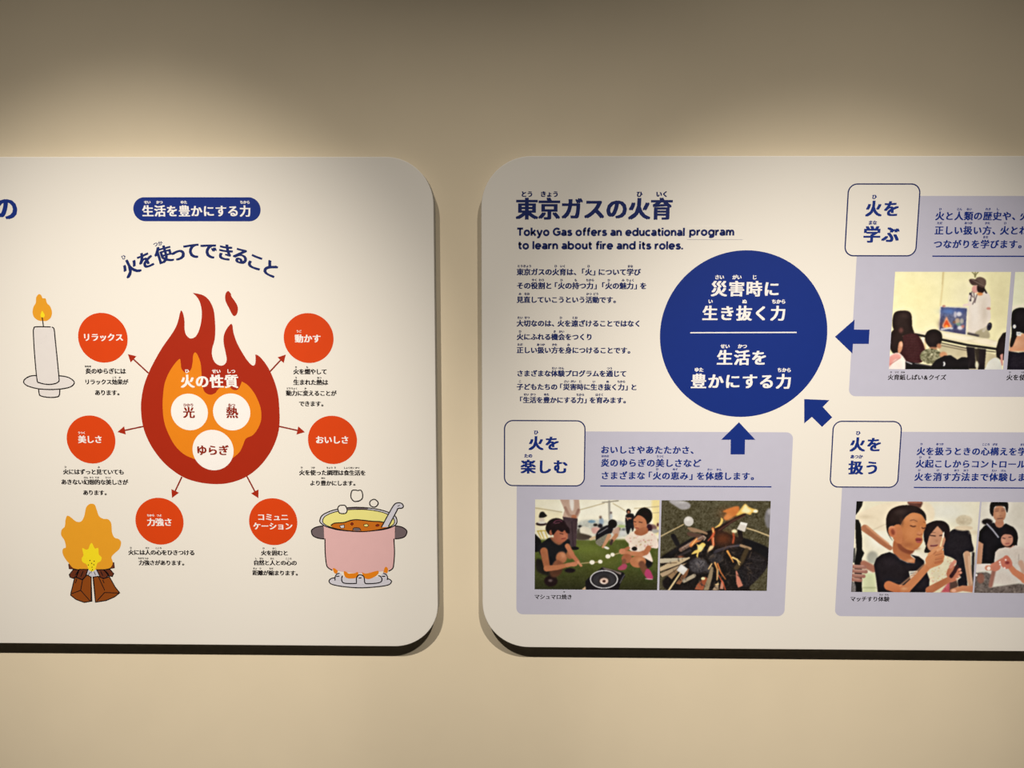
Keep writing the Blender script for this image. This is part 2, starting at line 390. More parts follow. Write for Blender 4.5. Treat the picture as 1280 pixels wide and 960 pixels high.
# candle
FR = (20, 350, 6.0)
s = Sheet('candle_drawing', RA, label='outlined candle on a saucer')
s.px(smooth([(172, 106), (190, 116), (200, 136), (222, 140), (232, 172), (256, 198), (270, 240), (262, 280), (236, 304), (205, 308), (165, 302), (135, 278), (124, 240), (132, 200), (148, 172), (152, 130)]), 'flame', 1, FR)
s.px(smooth([(196, 232), (206, 244), (216, 264), (208, 280), (190, 280), (184, 262)]), 'yellow', 2, FR)
s.px(smooth([(57, 760), (80, 732), (130, 716), (190, 706), (300, 712), (370, 722), (415, 742), (438, 768), (418, 796), (370, 812), (280, 820), (180, 816), (110, 802), (72, 782)]), 'wax', 1, FR)
s.px([(172, 815), (182, 868), (245, 880), (322, 868), (328, 815)], 'wax', 1.2, FR)
s.px([(138, 352), (280, 352), (292, 380), (322, 762), (290, 778), (240, 784), (185, 776), (158, 750), (130, 390)], 'wax', 3, FR)
s.line([(197, 282), (206, 346)], 1.35, 'black', 4, FR)
s.line(smooth([(258, 352), (150, 351), (134, 366), (131, 400), (140, 560), (158, 745), (176, 770), (240, 783), (296, 776), (320, 762)], 5, False) , 1.4, 'black', 4, FR)
s.line(smooth([(272, 354), (286, 368), (294, 440), (322, 720), (322, 758)], 4, False) , 1.4, 'black', 4, FR)
s.line(smooth([(152, 716), (110, 720), (74, 738), (57, 762), (72, 785), (110, 802), (180, 817), (280, 821), (370, 812), (418, 796), (438, 768), (415, 742), (380, 726), (326, 718)], 4, False) , 1.4, 'black', 4, FR)
s.line(smooth([(170, 822), (174, 850), (184, 868), (240, 880), (300, 878), (324, 866), (329, 824)], 4, False) , 1.4, 'black', 4, FR)
s.build()

# campfire
FR = (40, 600, 5.818)
s = Sheet('campfire_drawing', RA, label='amber campfire on split brown logs')
for pts in ([(266, 612), (330, 606), (336, 650), (270, 646)], [(540, 608), (596, 600), (600, 640), (530, 650)]):
    s.px(pts, 'darkbrown', .5, FR); s.line(pts, .8, 'black', .7, FR, closed=True)
s.px(smooth([(432, 172), (456, 180), (470, 215), (488, 262), (520, 282), (552, 285), (576, 315), (582, 380), (600, 418), (632, 430), (648, 455), (636, 500), (602, 532), (578, 562), (588, 600), (572, 635), (530, 648), (440, 653), (350, 650), (300, 640), (270, 608), (240, 570), (222, 530), (226, 500), (246, 488), (236, 440), (212, 400), (216, 362), (238, 338), (244, 290), (256, 260), (284, 272), (322, 302), (358, 300), (380, 262), (392, 205), (410, 180)]), 'flame', 1, FR)
s.px(smooth([(434, 458), (448, 480), (458, 498), (482, 496), (486, 540), (506, 562), (500, 590), (476, 606), (460, 650), (436, 666), (412, 650), (398, 616), (368, 596), (362, 570), (374, 545), (366, 496), (392, 506), (410, 500), (420, 474)]), 'yellow', 2, FR)
for x, y in ((421, 585), (453, 590), (410, 618), (434, 606), (450, 616), (437, 634), (440, 652)): s.ell((x, y), 4.2, 4.2, 'black', 3, FR, n=8)
s.px([(400, 655), (478, 655), (486, 692), (440, 706), (398, 696)], 'greyink', 1.5, FR)
for l in ([(420, 672), (410, 692)], [(434, 660), (428, 676)], [(452, 668), (462, 690)]): s.line(l, .8, 'black', 3, FR)
logs = [[(300, 652), (340, 652), (325, 700), (300, 716), (276, 706), (272, 688)], [(345, 650), (408, 650), (390, 700), (366, 724), (322, 706)], [(470, 652), (520, 652), (556, 690), (536, 716), (500, 712)], [(525, 652), (568, 650), (594, 680), (584, 702), (556, 696)]]
for q in logs: s.px(q, 'darkbrown', 2, FR); s.line(q, 1.25, 'black', 2.4, FR, closed=True)
for q in ([(312, 706), (368, 726), (400, 690), (430, 706), (436, 880), (380, 890), (320, 868), (282, 838), (284, 820)], [(444, 706), (484, 700), (520, 718), (562, 702), (606, 780), (638, 820), (600, 850), (540, 876), (462, 888)]):
    s.px(q, 'brown', 2.8, FR); s.line(q, 1.35, 'black', 3.2, FR, closed=True)
s.px([(432, 704), (448, 704), (462, 884), (430, 884)], 'board', 3.0, FR)
s.line([(431, 706), (430, 882)], 1.3, 'black', 3.4, FR); s.line([(447, 706), (462, 884)], 1.3, 'black', 3.4, FR)
for l in ([(368, 726), (354, 802), (290, 826)], [(354, 802), (420, 876)], [(326, 722), (316, 748)], [(484, 704), (528, 800)], [(516, 728), (524, 748)], [(528, 818), (636, 822)], [(528, 818), (476, 876)], [(332, 666), (318, 690)], [(372, 664), (356, 700)], [(500, 664), (514, 694)], [(540, 664), (556, 684)]): s.line(l, 1.15, 'black', 3.6, FR)
s.build()

# pot on the stove
FR = (380, 600, 6.857)
s = Sheet('cooking_pot_drawing', RA, label='pink two-handled pot of stew on a gas ring')
K = 1.45
s.px(smooth([(215, 868), (235, 842), (270, 838), (300, 830), (660, 830), (700, 840), (740, 852), (750, 872), (720, 900), (620, 916), (480, 924), (340, 914), (240, 894)]), 'steel', 1, FR)
s.line(smooth([(262, 838), (230, 846), (215, 868), (240, 894), (340, 914), (480, 924), (620, 916), (720, 900), (750, 872), (735, 852), (718, 848)], 5, False), K, 'black', 1.5, FR)
s.px(smooth([(246, 756, 1), (262, 756), (290, 780), (276, 802), (256, 790)]), 'orange', 4.2, FR)
s.px(smooth([(680, 790, 1), (692, 752), (706, 744), (720, 762), (716, 792), (698, 806)]), 'orange', 4.2, FR)
s.px(smooth([(342, 782), (362, 786), (380, 800), (404, 800), (436, 798), (458, 788), (466, 806), (448, 836), (400, 844), (360, 836), (344, 812)]), 'orange', 4.2, FR)
s.px(smooth([(498, 790), (520, 800), (560, 796), (600, 784), (636, 778), (638, 800), (610, 826), (560, 848), (524, 842), (506, 820)]), 'orange', 4.2, FR)
for c0, y0 in ((295, 800), (685, 800)):
    s.px(smooth([(c0-30, 850), (c0-24, 812), (c0-4, y0-6), (c0+18, y0-2), (c0+30, 812), (c0+30, 856)]), 'steel', 4.3, FR)
s.line(smooth([(266, 858), (268, 828), (282, 806), (302, 800)], 4, False), K, 'black', 4.6, FR)
s.line(smooth([(280, 826), (300, 824)], 2, False), K, 'black', 4.6, FR)
s.line(smooth([(672, 826), (694, 824)], 2, False), K, 'black', 4.6, FR)
s.line(smooth([(682, 800), (704, 810), (716, 832), (714, 852)], 4, False), K, 'black', 4.6, FR)
s.px(smooth([(448, 890), (450, 836), (468, 814), (500, 814), (516, 836), (520, 890)]), 'steel', 4.3, FR)
s.line(smooth([(330, 822), (322, 850), (334, 878), (370, 886), (440, 886), (450, 880), (450, 842), (466, 816), (486, 812), (510, 824), (518, 850), (522, 880), (540, 888), (620, 884), (660, 872), (668, 848), (656, 826), (640, 820)], 4, False), K, 'black', 4.6, FR)
s.line([(472, 840), (490, 838)], K, 'black', 4.6, FR)
for hd in ([(170, 396), (110, 402), (70, 424), (64, 446), (80, 480), (130, 500), (190, 504), (200, 490), (180, 466), (170, 430)], [(780, 396), (836, 402), (874, 426), (882, 450), (862, 486), (810, 502), (760, 500), (750, 486), (772, 470), (780, 430)]):
    s.px(smooth(hd), 'taupe', 2, FR); s.line(smooth(hd), K, 'black', 2.4, FR, closed=True)
s.px(smooth([(168, 380, 1), (260, 420), (380, 436), (480, 440), (600, 430), (700, 408), (780, 385, 1), (776, 560), (766, 720), (740, 770), (640, 785), (480, 800), (330, 785), (230, 765), (200, 735), (184, 620), (172, 470)]), 'pink', 3, FR)
s.line(smooth([(180, 505), (182, 620), (192, 720), (208, 752), (240, 772)], 4, False), K, 'black', 3.6, FR)
s.line(smooth([(770, 505), (776, 620), (768, 730), (756, 762), (728, 780)], 4, False), K, 'black', 3.6, FR)
rim = smooth([(136, 345), (160, 300), (240, 262), (340, 242), (440, 234), (560, 240), (680, 262), (770, 300), (796, 340), (788, 380), (740, 408), (680, 424), (600, 434), (500, 442), (400, 438), (280, 424), (190, 398), (146, 370)])
rin = smooth([(160, 350), (180, 312), (250, 278), (350, 258), (450, 252), (560, 256), (670, 276), (750, 312), (776, 350), (762, 384), (710, 410), (600, 432), (500, 441), (400, 436), (290, 420), (210, 396), (172, 374)])
s.px(rim, 'steel', 3.8, FR); s.px(rin, 'cream', 4, FR)
s.px(smooth([(372, 240), (440, 234), (540, 238), (540, 250), (440, 248), (372, 250)]), 'taupe', 3.9, FR)
s.line(rim, K, 'black', 4.1, FR, closed=True); s.line(rin, 1.1, 'black', 4.9, FR, closed=True)
s.px(smooth([(232, 388, 1), (262, 370), (340, 364), (400, 346), (450, 340), (520, 346), (590, 354), (650, 356), (700, 372), (730, 392), (690, 412), (600, 431), (500, 440), (400, 434), (300, 420), (240, 402)]), 'stew', 4.4, FR)
s.line(smooth([(232, 388), (262, 370), (340, 364), (400, 346), (450, 340), (520, 346), (590, 354), (650, 356), (690, 366)], 4, False), K, 'black', 4.6, FR)
for q, m in (([(305, 392), (345, 382), (346, 410), (318, 414)], 'steel'), ([(512, 382), (540, 376), (556, 390), (538, 402), (516, 396)], 'cream')):
    s.px(q, m, 4.7, FR); s.line(q, .8, 'black', 4.8, FR, closed=True)
s.ell((412, 376), 12, 12, 'rust', 4.7, FR, 12); s.ell((630, 388), 14, 10, 'rust', 4.7, FR, 12)
s.line(smooth([(400, 376), (412, 364), (424, 376), (412, 388)]), .6, 'black', 4.8, FR, closed=True)
s.line(smooth([(614, 390), (630, 378), (646, 386), (630, 398)]), .6, 'black', 4.8, FR, closed=True)
s.px(smooth([(420, 430, 1), (424, 412), (450, 408), (478, 414), (486, 434, 1), (450, 436)]), 'taupe', 4.7, FR)
s.line(smooth([(418, 432), (424, 412), (450, 408), (478, 414), (488, 434)], 4, False), .9, 'black', 4.8, FR)
lad = smooth([(664, 404, 1), (720, 300), (768, 218), (800, 196), (836, 200), (852, 222), (840, 240), (806, 244), (796, 262), (752, 346), (722, 402, 1)])
s.px(lad, 'steel', 5.2, FR); s.line(lad[:-6], K, 'black', 5.4, FR); s.line([(804, 224), (820, 216)], .9, 'black', 5.5, FR)
for q in ([(402, 130), (412, 92), (440, 86), (462, 90), (488, 88), (502, 118), (500, 156), (478, 176), (456, 182), (430, 182), (408, 160)], [(564, 190), (580, 172), (606, 166), (632, 186), (634, 208), (612, 230), (584, 228), (566, 212)], [(290, 240), (304, 220), (330, 216), (352, 218), (364, 236), (370, 262), (358, 284), (330, 288), (304, 282), (294, 262)]):
    s.px(smooth(q), 'board', 5.0, FR); s.line(smooth(q), K, 'black', 5.2, FR, closed=True)
s.build()

# ================================================================== RIGHT PANEL
s = Sheet('title_lettering', RB)
write(s, '東京ガスの火育', 646, 839.8, 261, 'navy', .030, ((0, 1, 'とう'), (1, 1, 'きょう'), (5, 1, 'ひ'), (6, 1, 'いく')), 242.6, kr=7.6, k=1.0, layer=2)
s.build()
s = Sheet('english_lettering', RB)
latin(s, 'Tokyo Gas offers an educational', 646.4, 855.6, 294.6, 'navy', layer=2)
latin(s, 'to learn about fire and its roles.', 647.6, 853.6, 311.4, 'navy', layer=2)
s.build()
s = Sheet('correction_sticker', RB, label='small white strip sticker carrying one word')
a, b = P(858.8, 299.5), P(928.3, 282.6)
for i, inset in enumerate((0,)):
    Lc = RB.loc
s.poly([(a[0], a[1]), (b[0], a[1]), (b[0], b[1]), (a[0], b[1])], 'board', 5)
for p, q in (((a[0], a[1]), (b[0], a[1])), ((b[0], a[1]), (b[0], b[1])), ((b[0], b[1]), (a[0], b[1])), ((a[0], b[1]), (a[0], a[1]))):
    k = len(s.v); y1 = YF
    s.v += [(p[0]-Lc[0], YF, p[1]-Lc[2]), (q[0]-Lc[0], YF, q[1]-Lc[2]), (q[0]-Lc[0], YF-5*LAYER, q[1]-Lc[2]), (p[0]-Lc[0], YF-5*LAYER, p[1]-Lc[2])]
    s.f.append([k, k+1, k+2, k+3]); s.m.append(s.mi('edge'))
s.line([(858.8, 299.4), (928.3, 299.4)], .35, 'greyink', 5.3, cap=False)
latin(s, 'program', 861.6, 917.4, 294.4, 'navy', layer=6)
s.build()
BODY = [[('東京ガスの火育は、「火」について学び', 646.2, 800.6, 340, ((0, 1, 'とう'), (1, 1, 'きょう'), (5, 1, 'ひ'), (6, 1, 'いく'), (10, 1, 'ひ'), (16, 1, 'まな')), 332.7),
         ('その役割と「火の持つ力」「火の魅力」を', 646.2, 808.2, 357.2, ((2, 1, 'やく'), (3, 1, 'わり'), (6, 1, 'ひ'), (8, 1, 'も'), (10, 1, 'ちから'), (13, 1, 'ひ'), (15, 1, 'み'), (16, 1, 'りょく')), 350.1),
         ('見直していこうという活動です。', 646.2, 771.6, 374.7, ((0, 1, 'み'), (1, 1, 'なお'), (10, 1, 'かつ'), (11, 1, 'どう')), 367.4)],
        [('大切なのは、火を遠ざけることではなく', 646.2, 801, 404.3, ((0, 1, 'たい'), (1, 1, 'せつ'), (6, 1, 'ひ'), (8, 1, 'とお')), 397.2),
         ('火にふれる機会をつくり', 646.2, 740.4, 421.1, ((0, 1, 'ひ'), (5, 1, 'き'), (6, 1, 'かい')), 414.4),
         ('正しい扱い方を身につけることです。', 646.2, 789.5, 437.8, ((0, 1, 'ただ'), (3, 1, 'あつか'), (5, 1, 'かた'), (7, 1, 'み')), 430.9)],
        [('さまざまな体験プログラムを通じて', 646.2, 783, 466.9, ((5, 1, 'たい'), (6, 1, 'けん'), (13, 1, 'つう')), 460.3),
         ('子どもたちの「災害時に生き抜く力」と', 646.2, 796.2, 483.7, ((0, 1, 'こ'), (7, 1, 'さい'), (8, 1, 'がい'), (9, 1, 'じ'), (11, 1, 'い'), (13, 1, 'ぬ'), (15, 1, 'ちから')), 476.8),
         ('「生活を豊かにする力」を育みます。', 647.5, 784, 500.1, ((1, 1, 'せい'), (2, 1, 'かつ'), (4, 1, 'ゆた'), (9, 1, 'ちから'), (12, 1, 'はぐく')), 493.3)]]
for ls in BODY:
    s = Sheet('body_lettering', RB)
    for t, x0, x1, y, rb, ry in ls: write(s, t, x0, x1, y, 'navy', .032, rb, ry, kr=3.5, layer=2, k=1.0)
    s.build()

s = Sheet('blue_disc', RB); s.disc((929.3, 418.4), 103.7*PXM, 'blue', 1, n=128)
dsc = s.build()
s = Sheet('lettering', RB, dsc)
write(s, '災害時に', 888.9, 974.3, 361, 'white', .024, ((0, 1, 'さい'), (1, 1, 'がい'), (2, 1, 'じ')), 346.5, kr=5.9, k=.93)
write(s, '生き抜く力', 878, 982.2, 391.5, 'white', .024, ((0, 1, 'い'), (2, 1, 'ぬ'), (4, 1, 'ちから')), 376.8, kr=5.9, k=.93)
s.line([(862.8, 415.9), (995.8, 415.5)], 1.5, 'white', 3, cap=False)
write(s, '生活を', 896.2, 958.6, 447.1, 'white', .024, ((0, 1, 'せい'), (1, 1, 'かつ')), 432.8, kr=5.9, k=.93)
write(s, '豊かにする力', 863.7, 989.2, 476.6, 'white', .024, ((0, 1, 'ゆた'), (5, 1, 'ちから')), 462.3, kr=5.9, k=.93)
s.build()

# lavender fields
def field(x0, x1, y0, y1, r=0.0125):
    s = Sheet('lavender_field', RB); a, b = P(x0[0], y1), P(x1[0], y0)
    s.poly(rrect(x0[1], x1[1], a[1], b[1], r), 'lavender', .5); return s.build()
xA0 = P(645.6, 700)[0]; xA1 = P(986, 655)[0]
fA = field((645, xA0), (986, xA1), 540.4, 767.8)
xB0 = P(1066, 405)[0]; fB = field((1066, xB0), (1400, P(1790, 400)[0]), 245, 495.3)
xC0 = P(1048, 690)[0]; fC = field((1048, xC0), (1400, P(1790, 650)[0]), 541, 770.2)

def framed(xl, xr_, y0, y1, lines):
    s = Sheet('rounded_frame', RB); a, b = P(640, y1), P(640, y0)
    a = (xl, P((world_to_px((xl, YF, 1.4))[0]), y1)[1]); b = (xr_, P((world_to_px((xl, YF, 1.4))[0]), y0)[1])
    s.poly(rrect(a[0], b[0], a[1], b[1], 0.0165), 'navy', 1.5)
    i = 1.55*PXM
    s.poly(rrect(a[0]+i, b[0]-i, a[1]+i, b[1]-i, 0.0165-i), 'board', 2)
    o = s.build(); s = Sheet('lettering', RB, o)
    for t, x0, x1, y, rb, ry, kr in lines: write(s, t, x0, x1, y, 'blue', .030, rb, ry, kr=kr, k=.93)
    s.build()
def xm(px_, py_): return P(px_, py_)[0]
framed(xm(629.9, 565), xm(731.6, 565), 524.9, 607.6, [('火を', 660.8, 699.6, 554, ((0, 1, 'ひ'),), 540.4, 6), ('楽しむ', 651.2, 709.8, 583.4, ((0, 1, 'たの'),), 569.8, 5.4)])
framed(xm(1057.5, 275), xm(1148.2, 275), 229.2, 320.5, [('火を', 1082, 1124.4, 260.8, ((0, 1, 'ひ'),), 246, 6), ('学ぶ', 1079.4, 1123.7, 293, ((0, 1, 'まな'),), 278.3, 5.4)])
framed(xm(1039, 565), xm(1125.5, 565), 525.9, 609.5, [('火を', 1062.4, 1102.2, 555.6, ((0, 1, 'ひ'),), 541.3, 6), ('扱う', 1060.8, 1099, 584.6, ((0, 1, 'あつか'),), 570.8, 5.4)])

for name, pts in (('arrow', [(923.7, 527.7), (944.2, 549.7), (931.3, 549.7), (930.9, 568), (913.2, 568), (913.4, 549.7), (901.4, 549.7)]),
                  ('arrow', [(1043.7, 420.9), (1068.2, 399.4), (1067.6, 411.9), (1086.9, 412.1), (1085.9, 429.9), (1066.2, 429.8), (1065.5, 442)]),
                  ('arrow', [(1000+x/4.571, 480+y/4.571) for x, y in ((24, 86), (168, 92), (130, 131), (184, 190), (126, 245), (68, 188), (24, 225))])):
    s = Sheet(name, RB); s.px(pts, 'blue', 2); s.build()

TX = [(fA, [('おいしさやあたたかさ、', 751.2, 871.5, 562.4, (), 0), ('炎のゆらぎの美しさなど', 751.2, 876, 578.7, ((0, 1, 'ほのお'), (6, 1, 'うつく')), 570.4), ('さまざまな「火の恵み」を体感します。', 751.2, 944.8, 594.8, ((6, 1, 'ひ'), (8, 1, 'めぐ'), (12, 1, 'たい'), (13, 1, 'かん')), 586.6)], ((750.4, 607.4), (964.4, 608.0))),
      (fB, [('火と人類の歴史や、火の正しい', 1169.4, 1334, 270, ((0, 1, 'ひ'), (2, 1, 'じん'), (3, 1, 'るい'), (5, 1, 'れき'), (6, 1, 'し')), 261.4), ('正しい扱い方、火とわたしの', 1168.6, 1321, 288, ((0, 1, 'ただ'), (3, 1, 'あつか'), (5, 1, 'かた'), (7, 1, 'ひ')), 278.9), ('つながりを学びます。', 1167.2, 1279.5, 305.2, ((5, 1, 'まな'),), 296.3)], ((1165.4, 320.2), (1420, 320.2))),
      (fC, [('火を扱うときの心構えを学びます', 1146, 1317.5, 564.3, ((0, 1, 'ひ'), (2, 1, 'あつか'), (7, 1, 'こころ'), (8, 1, 'がま'), (11, 1, 'まな')), 555.4), ('火起こしからコントロールまで', 1144.8, 1305, 580, ((0, 1, 'ひ'), (1, 1, 'お')), 571.9), ('火を消す方法まで体験します。', 1143.2, 1302, 596.3, ((0, 1, 'ひ'), (2, 1, 'け'), (4, 1, 'ほう'), (5, 1, 'ほう'), (8, 1, 'たい'), (9, 1, 'けん')), 588.1)], ((1142.2, 609.3), (1420, 609.6)))]
for fo, ls, ul in TX:
    s = Sheet('lettering', RB, fo)
    for t, x0, x1, y, rb, ry in ls: write(s, t, x0, x1, y, 'blue', .024, rb, ry, kr=3.3, layer=2, k=.96)
    za = P(*ul[0]); zb_ = P(*ul[1]); h = .75*PXM
    s.poly([(za[0], za[1]-h), (zb_[0], za[1]-h), (zb_[0], za[1]+h), (za[0], za[1]+h)], 'blue', 2)
    s.build()
for fo, ls in ((fA, [('マシュマロ焼き', 668.2, 715, 746, ((5, 1, 'や'),), 739.8)]), (fB, [('火育紙しばい&クイズ', 1110, 1182.4, 471.6, ((0, 1, 'ひ'), (1, 1, 'いく'), (2, 1, 'かみ')), 465.3), ('火を使った調理体験', 1258.2, 1330, 471.8, ((0, 1, 'ひ'), (2, 1, 'つか')), 465.4)]), (fC, [('マッチすり体験', 1063, 1111.4, 748.7, ((5, 1, 'たい'), (6, 1, 'けん')), 743.2)])):
    for l in ls:
        s = Sheet('photo_caption', RB, fo); t, x0, x1, y, rb, ry = l
        write(s, t, x0, x1, y, 'black', .014, rb, ry, kr=2.6, layer=2); s.build()

# ------------------------------------------------------------------ printed photographs
class Canvas:
    """small raster in the frame of a traced photograph; ends up as the ink colours of a fine grid"""
    def __init__(s, fr, x0, x1, y0, y1, bg, d=2.5):
        s.fr, s.x0, s.y0, s.d = fr, x0, y0, d
        s.w, s.h = int((x1-x0)/d), int((y1-y0)/d)
        s.a = np.zeros((s.h, s.w, 3)); s.a[:] = bg
        s.X, s.Y = np.meshgrid(x0+(np.arange(s.w)+.5)*d, y0+(np.arange(s.h)+.5)*d)
        s.rng = np.random.RandomState(7)
    def mask(s, pts):
        m = np.zeros((s.h, s.w), bool); n = len(pts)
        for i in range(n):
            (xa_, ya_), (xb_, yb_) = pts[i][:2], pts[(i+1) % n][:2]
            if ya_ == yb_: continue
            c = (s.Y >= min(ya_, yb_)) & (s.Y < max(ya_, yb_)) & (s.X < xa_+(s.Y-ya_)*(xb_-xa_)/(yb_-ya_))
            m ^= c
        return m.astype(float)
    @staticmethod
    def blur(m, r):
        r = int(round(r))
        if r < 1: return m
        for _ in range(2):
            for ax in (0, 1):
                p = np.pad(m, [(r, r) if a_ == ax else (0, 0) for a_ in range(m.ndim)], mode='edge')
                c = np.cumsum(p, axis=ax); z_ = np.zeros_like(np.take(c, [0], axis=ax)); c = np.concatenate([z_, c], axis=ax)
                n = m.shape[ax]
                m = (np.take(c, range(2*r+1, 2*r+1+n), axis=ax)-np.take(c, range(n), axis=ax))/(2*r+1)
        return m
    def put(s, m, c, al=1.0, tex=0.0, cell=1):
        c = np.array(c, float)
        if tex:
            t = s.noise(cell); c = c+(t*tex)[..., None]*np.array((1, .95, .85))
        m = (m*al)[..., None]; s.a = s.a*(1-m)+c*m
    def noise(s, cell):
        q = s.rng.randn(s.h//cell+2, s.w//cell+2)
        q = np.repeat(np.repeat(q, cell, 0), cell, 1)[:s.h, :s.w]
        return s.blur(q, cell/2) if cell > 1 else q
    def poly(s, pts, c, soft=1, al=1.0, tex=0, cell=1, sm=True):
        s.put(s.blur(s.mask(smooth(pts, 4) if sm else pts), soft), c, al, tex, cell)
    def ell(s, cx_, cy_, rx, ry, c, soft=1, al=1.0, tex=0, cell=1, rot=0):
        r = math.radians(rot); u = (s.X-cx_)*math.cos(r)+(s.Y-cy_)*math.sin(r); v = -(s.X-cx_)*math.sin(r)+(s.Y-cy_)*math.cos(r)
        s.put(s.blur(((u/rx)**2+(v/ry)**2 <= 1).astype(float), soft), c, al, tex, cell)
    def glow(s, cx_, cy_, rx, ry, c, al=.5):
        s.put(np.exp(-((s.X-cx_)/rx)**2-((s.Y-cy_)/ry)**2), c, al)
    def line(s, pts, wd, c, soft=1, al=1.0, w2=None):
        m = np.zeros((s.h, s.w)); n = len(pts)-1
        for i in range(n):
            (xa_, ya_), (xb_, yb_) = pts[i], pts[i+1]; L2 = (xb_-xa_)**2+(yb_-ya_)**2+1e-9
            t = np.clip(((s.X-xa_)*(xb_-xa_)+(s.Y-ya_)*(yb_-ya_))/L2, 0, 1)
            e = wd if w2 is None else wd+(w2-wd)*(i+t)/n
            d_ = np.hypot(s.X-xa_-t*(xb_-xa_), s.Y-ya_-t*(yb_-ya_)); m = np.maximum(m, np.clip((e/2-d_)/s.d+.5, 0, 1))
        s.put(s.blur(m, soft), c, al)
    def grain(s, k, cell=1): s.a = s.a+(s.noise(cell)*k)[..., None]
    def finish(s, k=1):
        s.a = s.blur(s.a, k)
        s.a = s.a+.30*(s.a-s.blur(s.a, 12))+(s.noise(7)*2.2+s.noise(18)*2.5)[..., None]
        g = s.a.mean(-1, keepdims=True); s.a = np.clip((g+(s.a-g)*.9)*.955, 3, 246)
inkm = bpy.data.materials.new('photo_ink'); inkm.use_nodes = True
_n = inkm.node_tree.nodes.new('ShaderNodeVertexColor'); _n.layer_name = 'ink'
inkm.node_tree.links.new(_n.outputs['Color'], inkm.node_tree.nodes['Principled BSDF'].inputs['Base Color'])
inkm.node_tree.nodes['Principled BSDF'].inputs['Roughness'].default_value = .5
inkm.node_tree.nodes['Principled BSDF'].inputs['Specular IOR Level'].default_value = .3
MAT['ink'] = inkm
def photo(cv, xl, xr_, zt_, zb_, field_obj, label, white, step=0.55):
    nx = int((xr_-xl)/(step*PXM)); nz = int((zt_-zb_)/(step*PXM))
    gx = np.linspace(xl, xr_, nx+1); gz = np.linspace(zb_, zt_, nz+1)
    X, Z = np.meshgrid(gx, gz)
    q = np.stack([X-EYE[0], np.full_like(X, YF-EYE[1]), Z-EYE[2]], -1)
    A = np.array([-left, fwd, -down])            # rows: world axes in camera axes
    c = q@A
    u = 640+F*c[..., 0]/c[..., 2]; v = 480+F*c[..., 1]/c[..., 2]
    i = ((u-cv.fr[0])*cv.fr[2]-cv.x0)/cv.d-.5; j = ((v-cv.fr[1])*cv.fr[2]-cv.y0)/cv.d-.5
    i = np.clip(i, 0, cv.w-1.001); j = np.clip(j, 0, cv.h-1.001)
    i0, j0 = i.astype(int), j.astype(int); fi, fj = (i-i0)[..., None], (j-j0)[..., None]
    a = cv.a
    colr = (a[j0, i0]*(1-fi)+a[j0, i0+1]*fi)*(1-fj)+(a[j0+1, i0]*(1-fi)+a[j0+1, i0+1]*fi)*fj
    colr = np.clip(lin(colr)/lin(white)*.745, .003, .92).reshape(-1, 3)
    n = (nx+1)*(nz+1); L = RB.loc
    co = np.stack([X-L[0], np.full_like(X, YF-3*LAYER), Z-L[2]], -1).reshape(-1, 3)
    b = (np.arange(nz)[:, None]*(nx+1)+np.arange(nx)[None, :]).reshape(-1)
    fc = np.stack([b, b+1, b+nx+2, b+nx+1], -1)
    me = bpy.data.meshes.new('printed_photograph')
    me.vertices.add(n); me.vertices.foreach_set('co', co.ravel().astype(np.float32))
    me.loops.add(fc.size); me.loops.foreach_set('vertex_index', fc.ravel().astype(np.int32))
    me.polygons.add(len(fc)); me.polygons.foreach_set('loop_start', np.arange(0, fc.size, 4, dtype=np.int32))
    me.update(calc_edges=True)
    at = me.color_attributes.new('ink', 'FLOAT_COLOR', 'POINT')
    at.data.foreach_set('color', np.concatenate([colr, np.ones((n, 1))], 1).ravel().astype(np.float32))
    me.materials.append(MAT['ink'])
    o = bpy.data.objects.new('printed_photograph', me); col.objects.link(o); o.parent = field_obj; o['label'] = label
def span(xm_, y0, y1): return P(xm_, y0)[1], P(xm_, y1)[1]

SK, SKD, SKL = (182, 108, 68), (140, 78, 50), (205, 135, 90)
# --- two girls toasting marshmallows
c = Canvas((660, 620, 7.53), 50, 1260, 20, 900, (236, 224, 190))
c.glow(640, 150, 420, 130, (246, 238, 214), .8)
c.poly([(1165, 30), (1245, 30), (1245, 330), (1190, 330)], (242, 218, 145), 4)
c.poly([(60, 110), (240, 150), (320, 160), (320, 300), (60, 300)], (238, 222, 180), 3)
c.put(np.clip((c.Y-395)/25, 0, 1), (98, 104, 40)); c.put(np.clip((c.Y-600)/280, 0, 1), (50, 50, 22)); c.put(np.clip((c.Y-400)/40, 0, 1), (0, 0, 0), .12, 55, 2)
c.glow(560, 500, 170, 60, (118, 132, 46), .6); c.glow(700, 600, 160, 80, (108, 114, 42), .5)
for l, wd in (([(66, 112), (200, 132), (320, 152)], 8), ([(480, 132), (600, 100), (720, 66)], 7), ([(740, 60), (850, 40)], 7), ([(800, 70), (870, 110), (915, 140)], 7), ([(1000, 118), (1235, 98)], 7), ([(1165, 160), (1235, 155)], 6)): c.line(l, wd, (186, 166, 122), 1)
c.line([(764, 50), (768, 240)], 20, (172, 164, 146), 1); c.line([(700, 60), (850, 45)], 10, (160, 150, 130), 1)
c.poly([(470, 250), (640, 225), (930, 250), (930, 380), (470, 400)], (186, 186, 172), 4, .8, 18, 3)
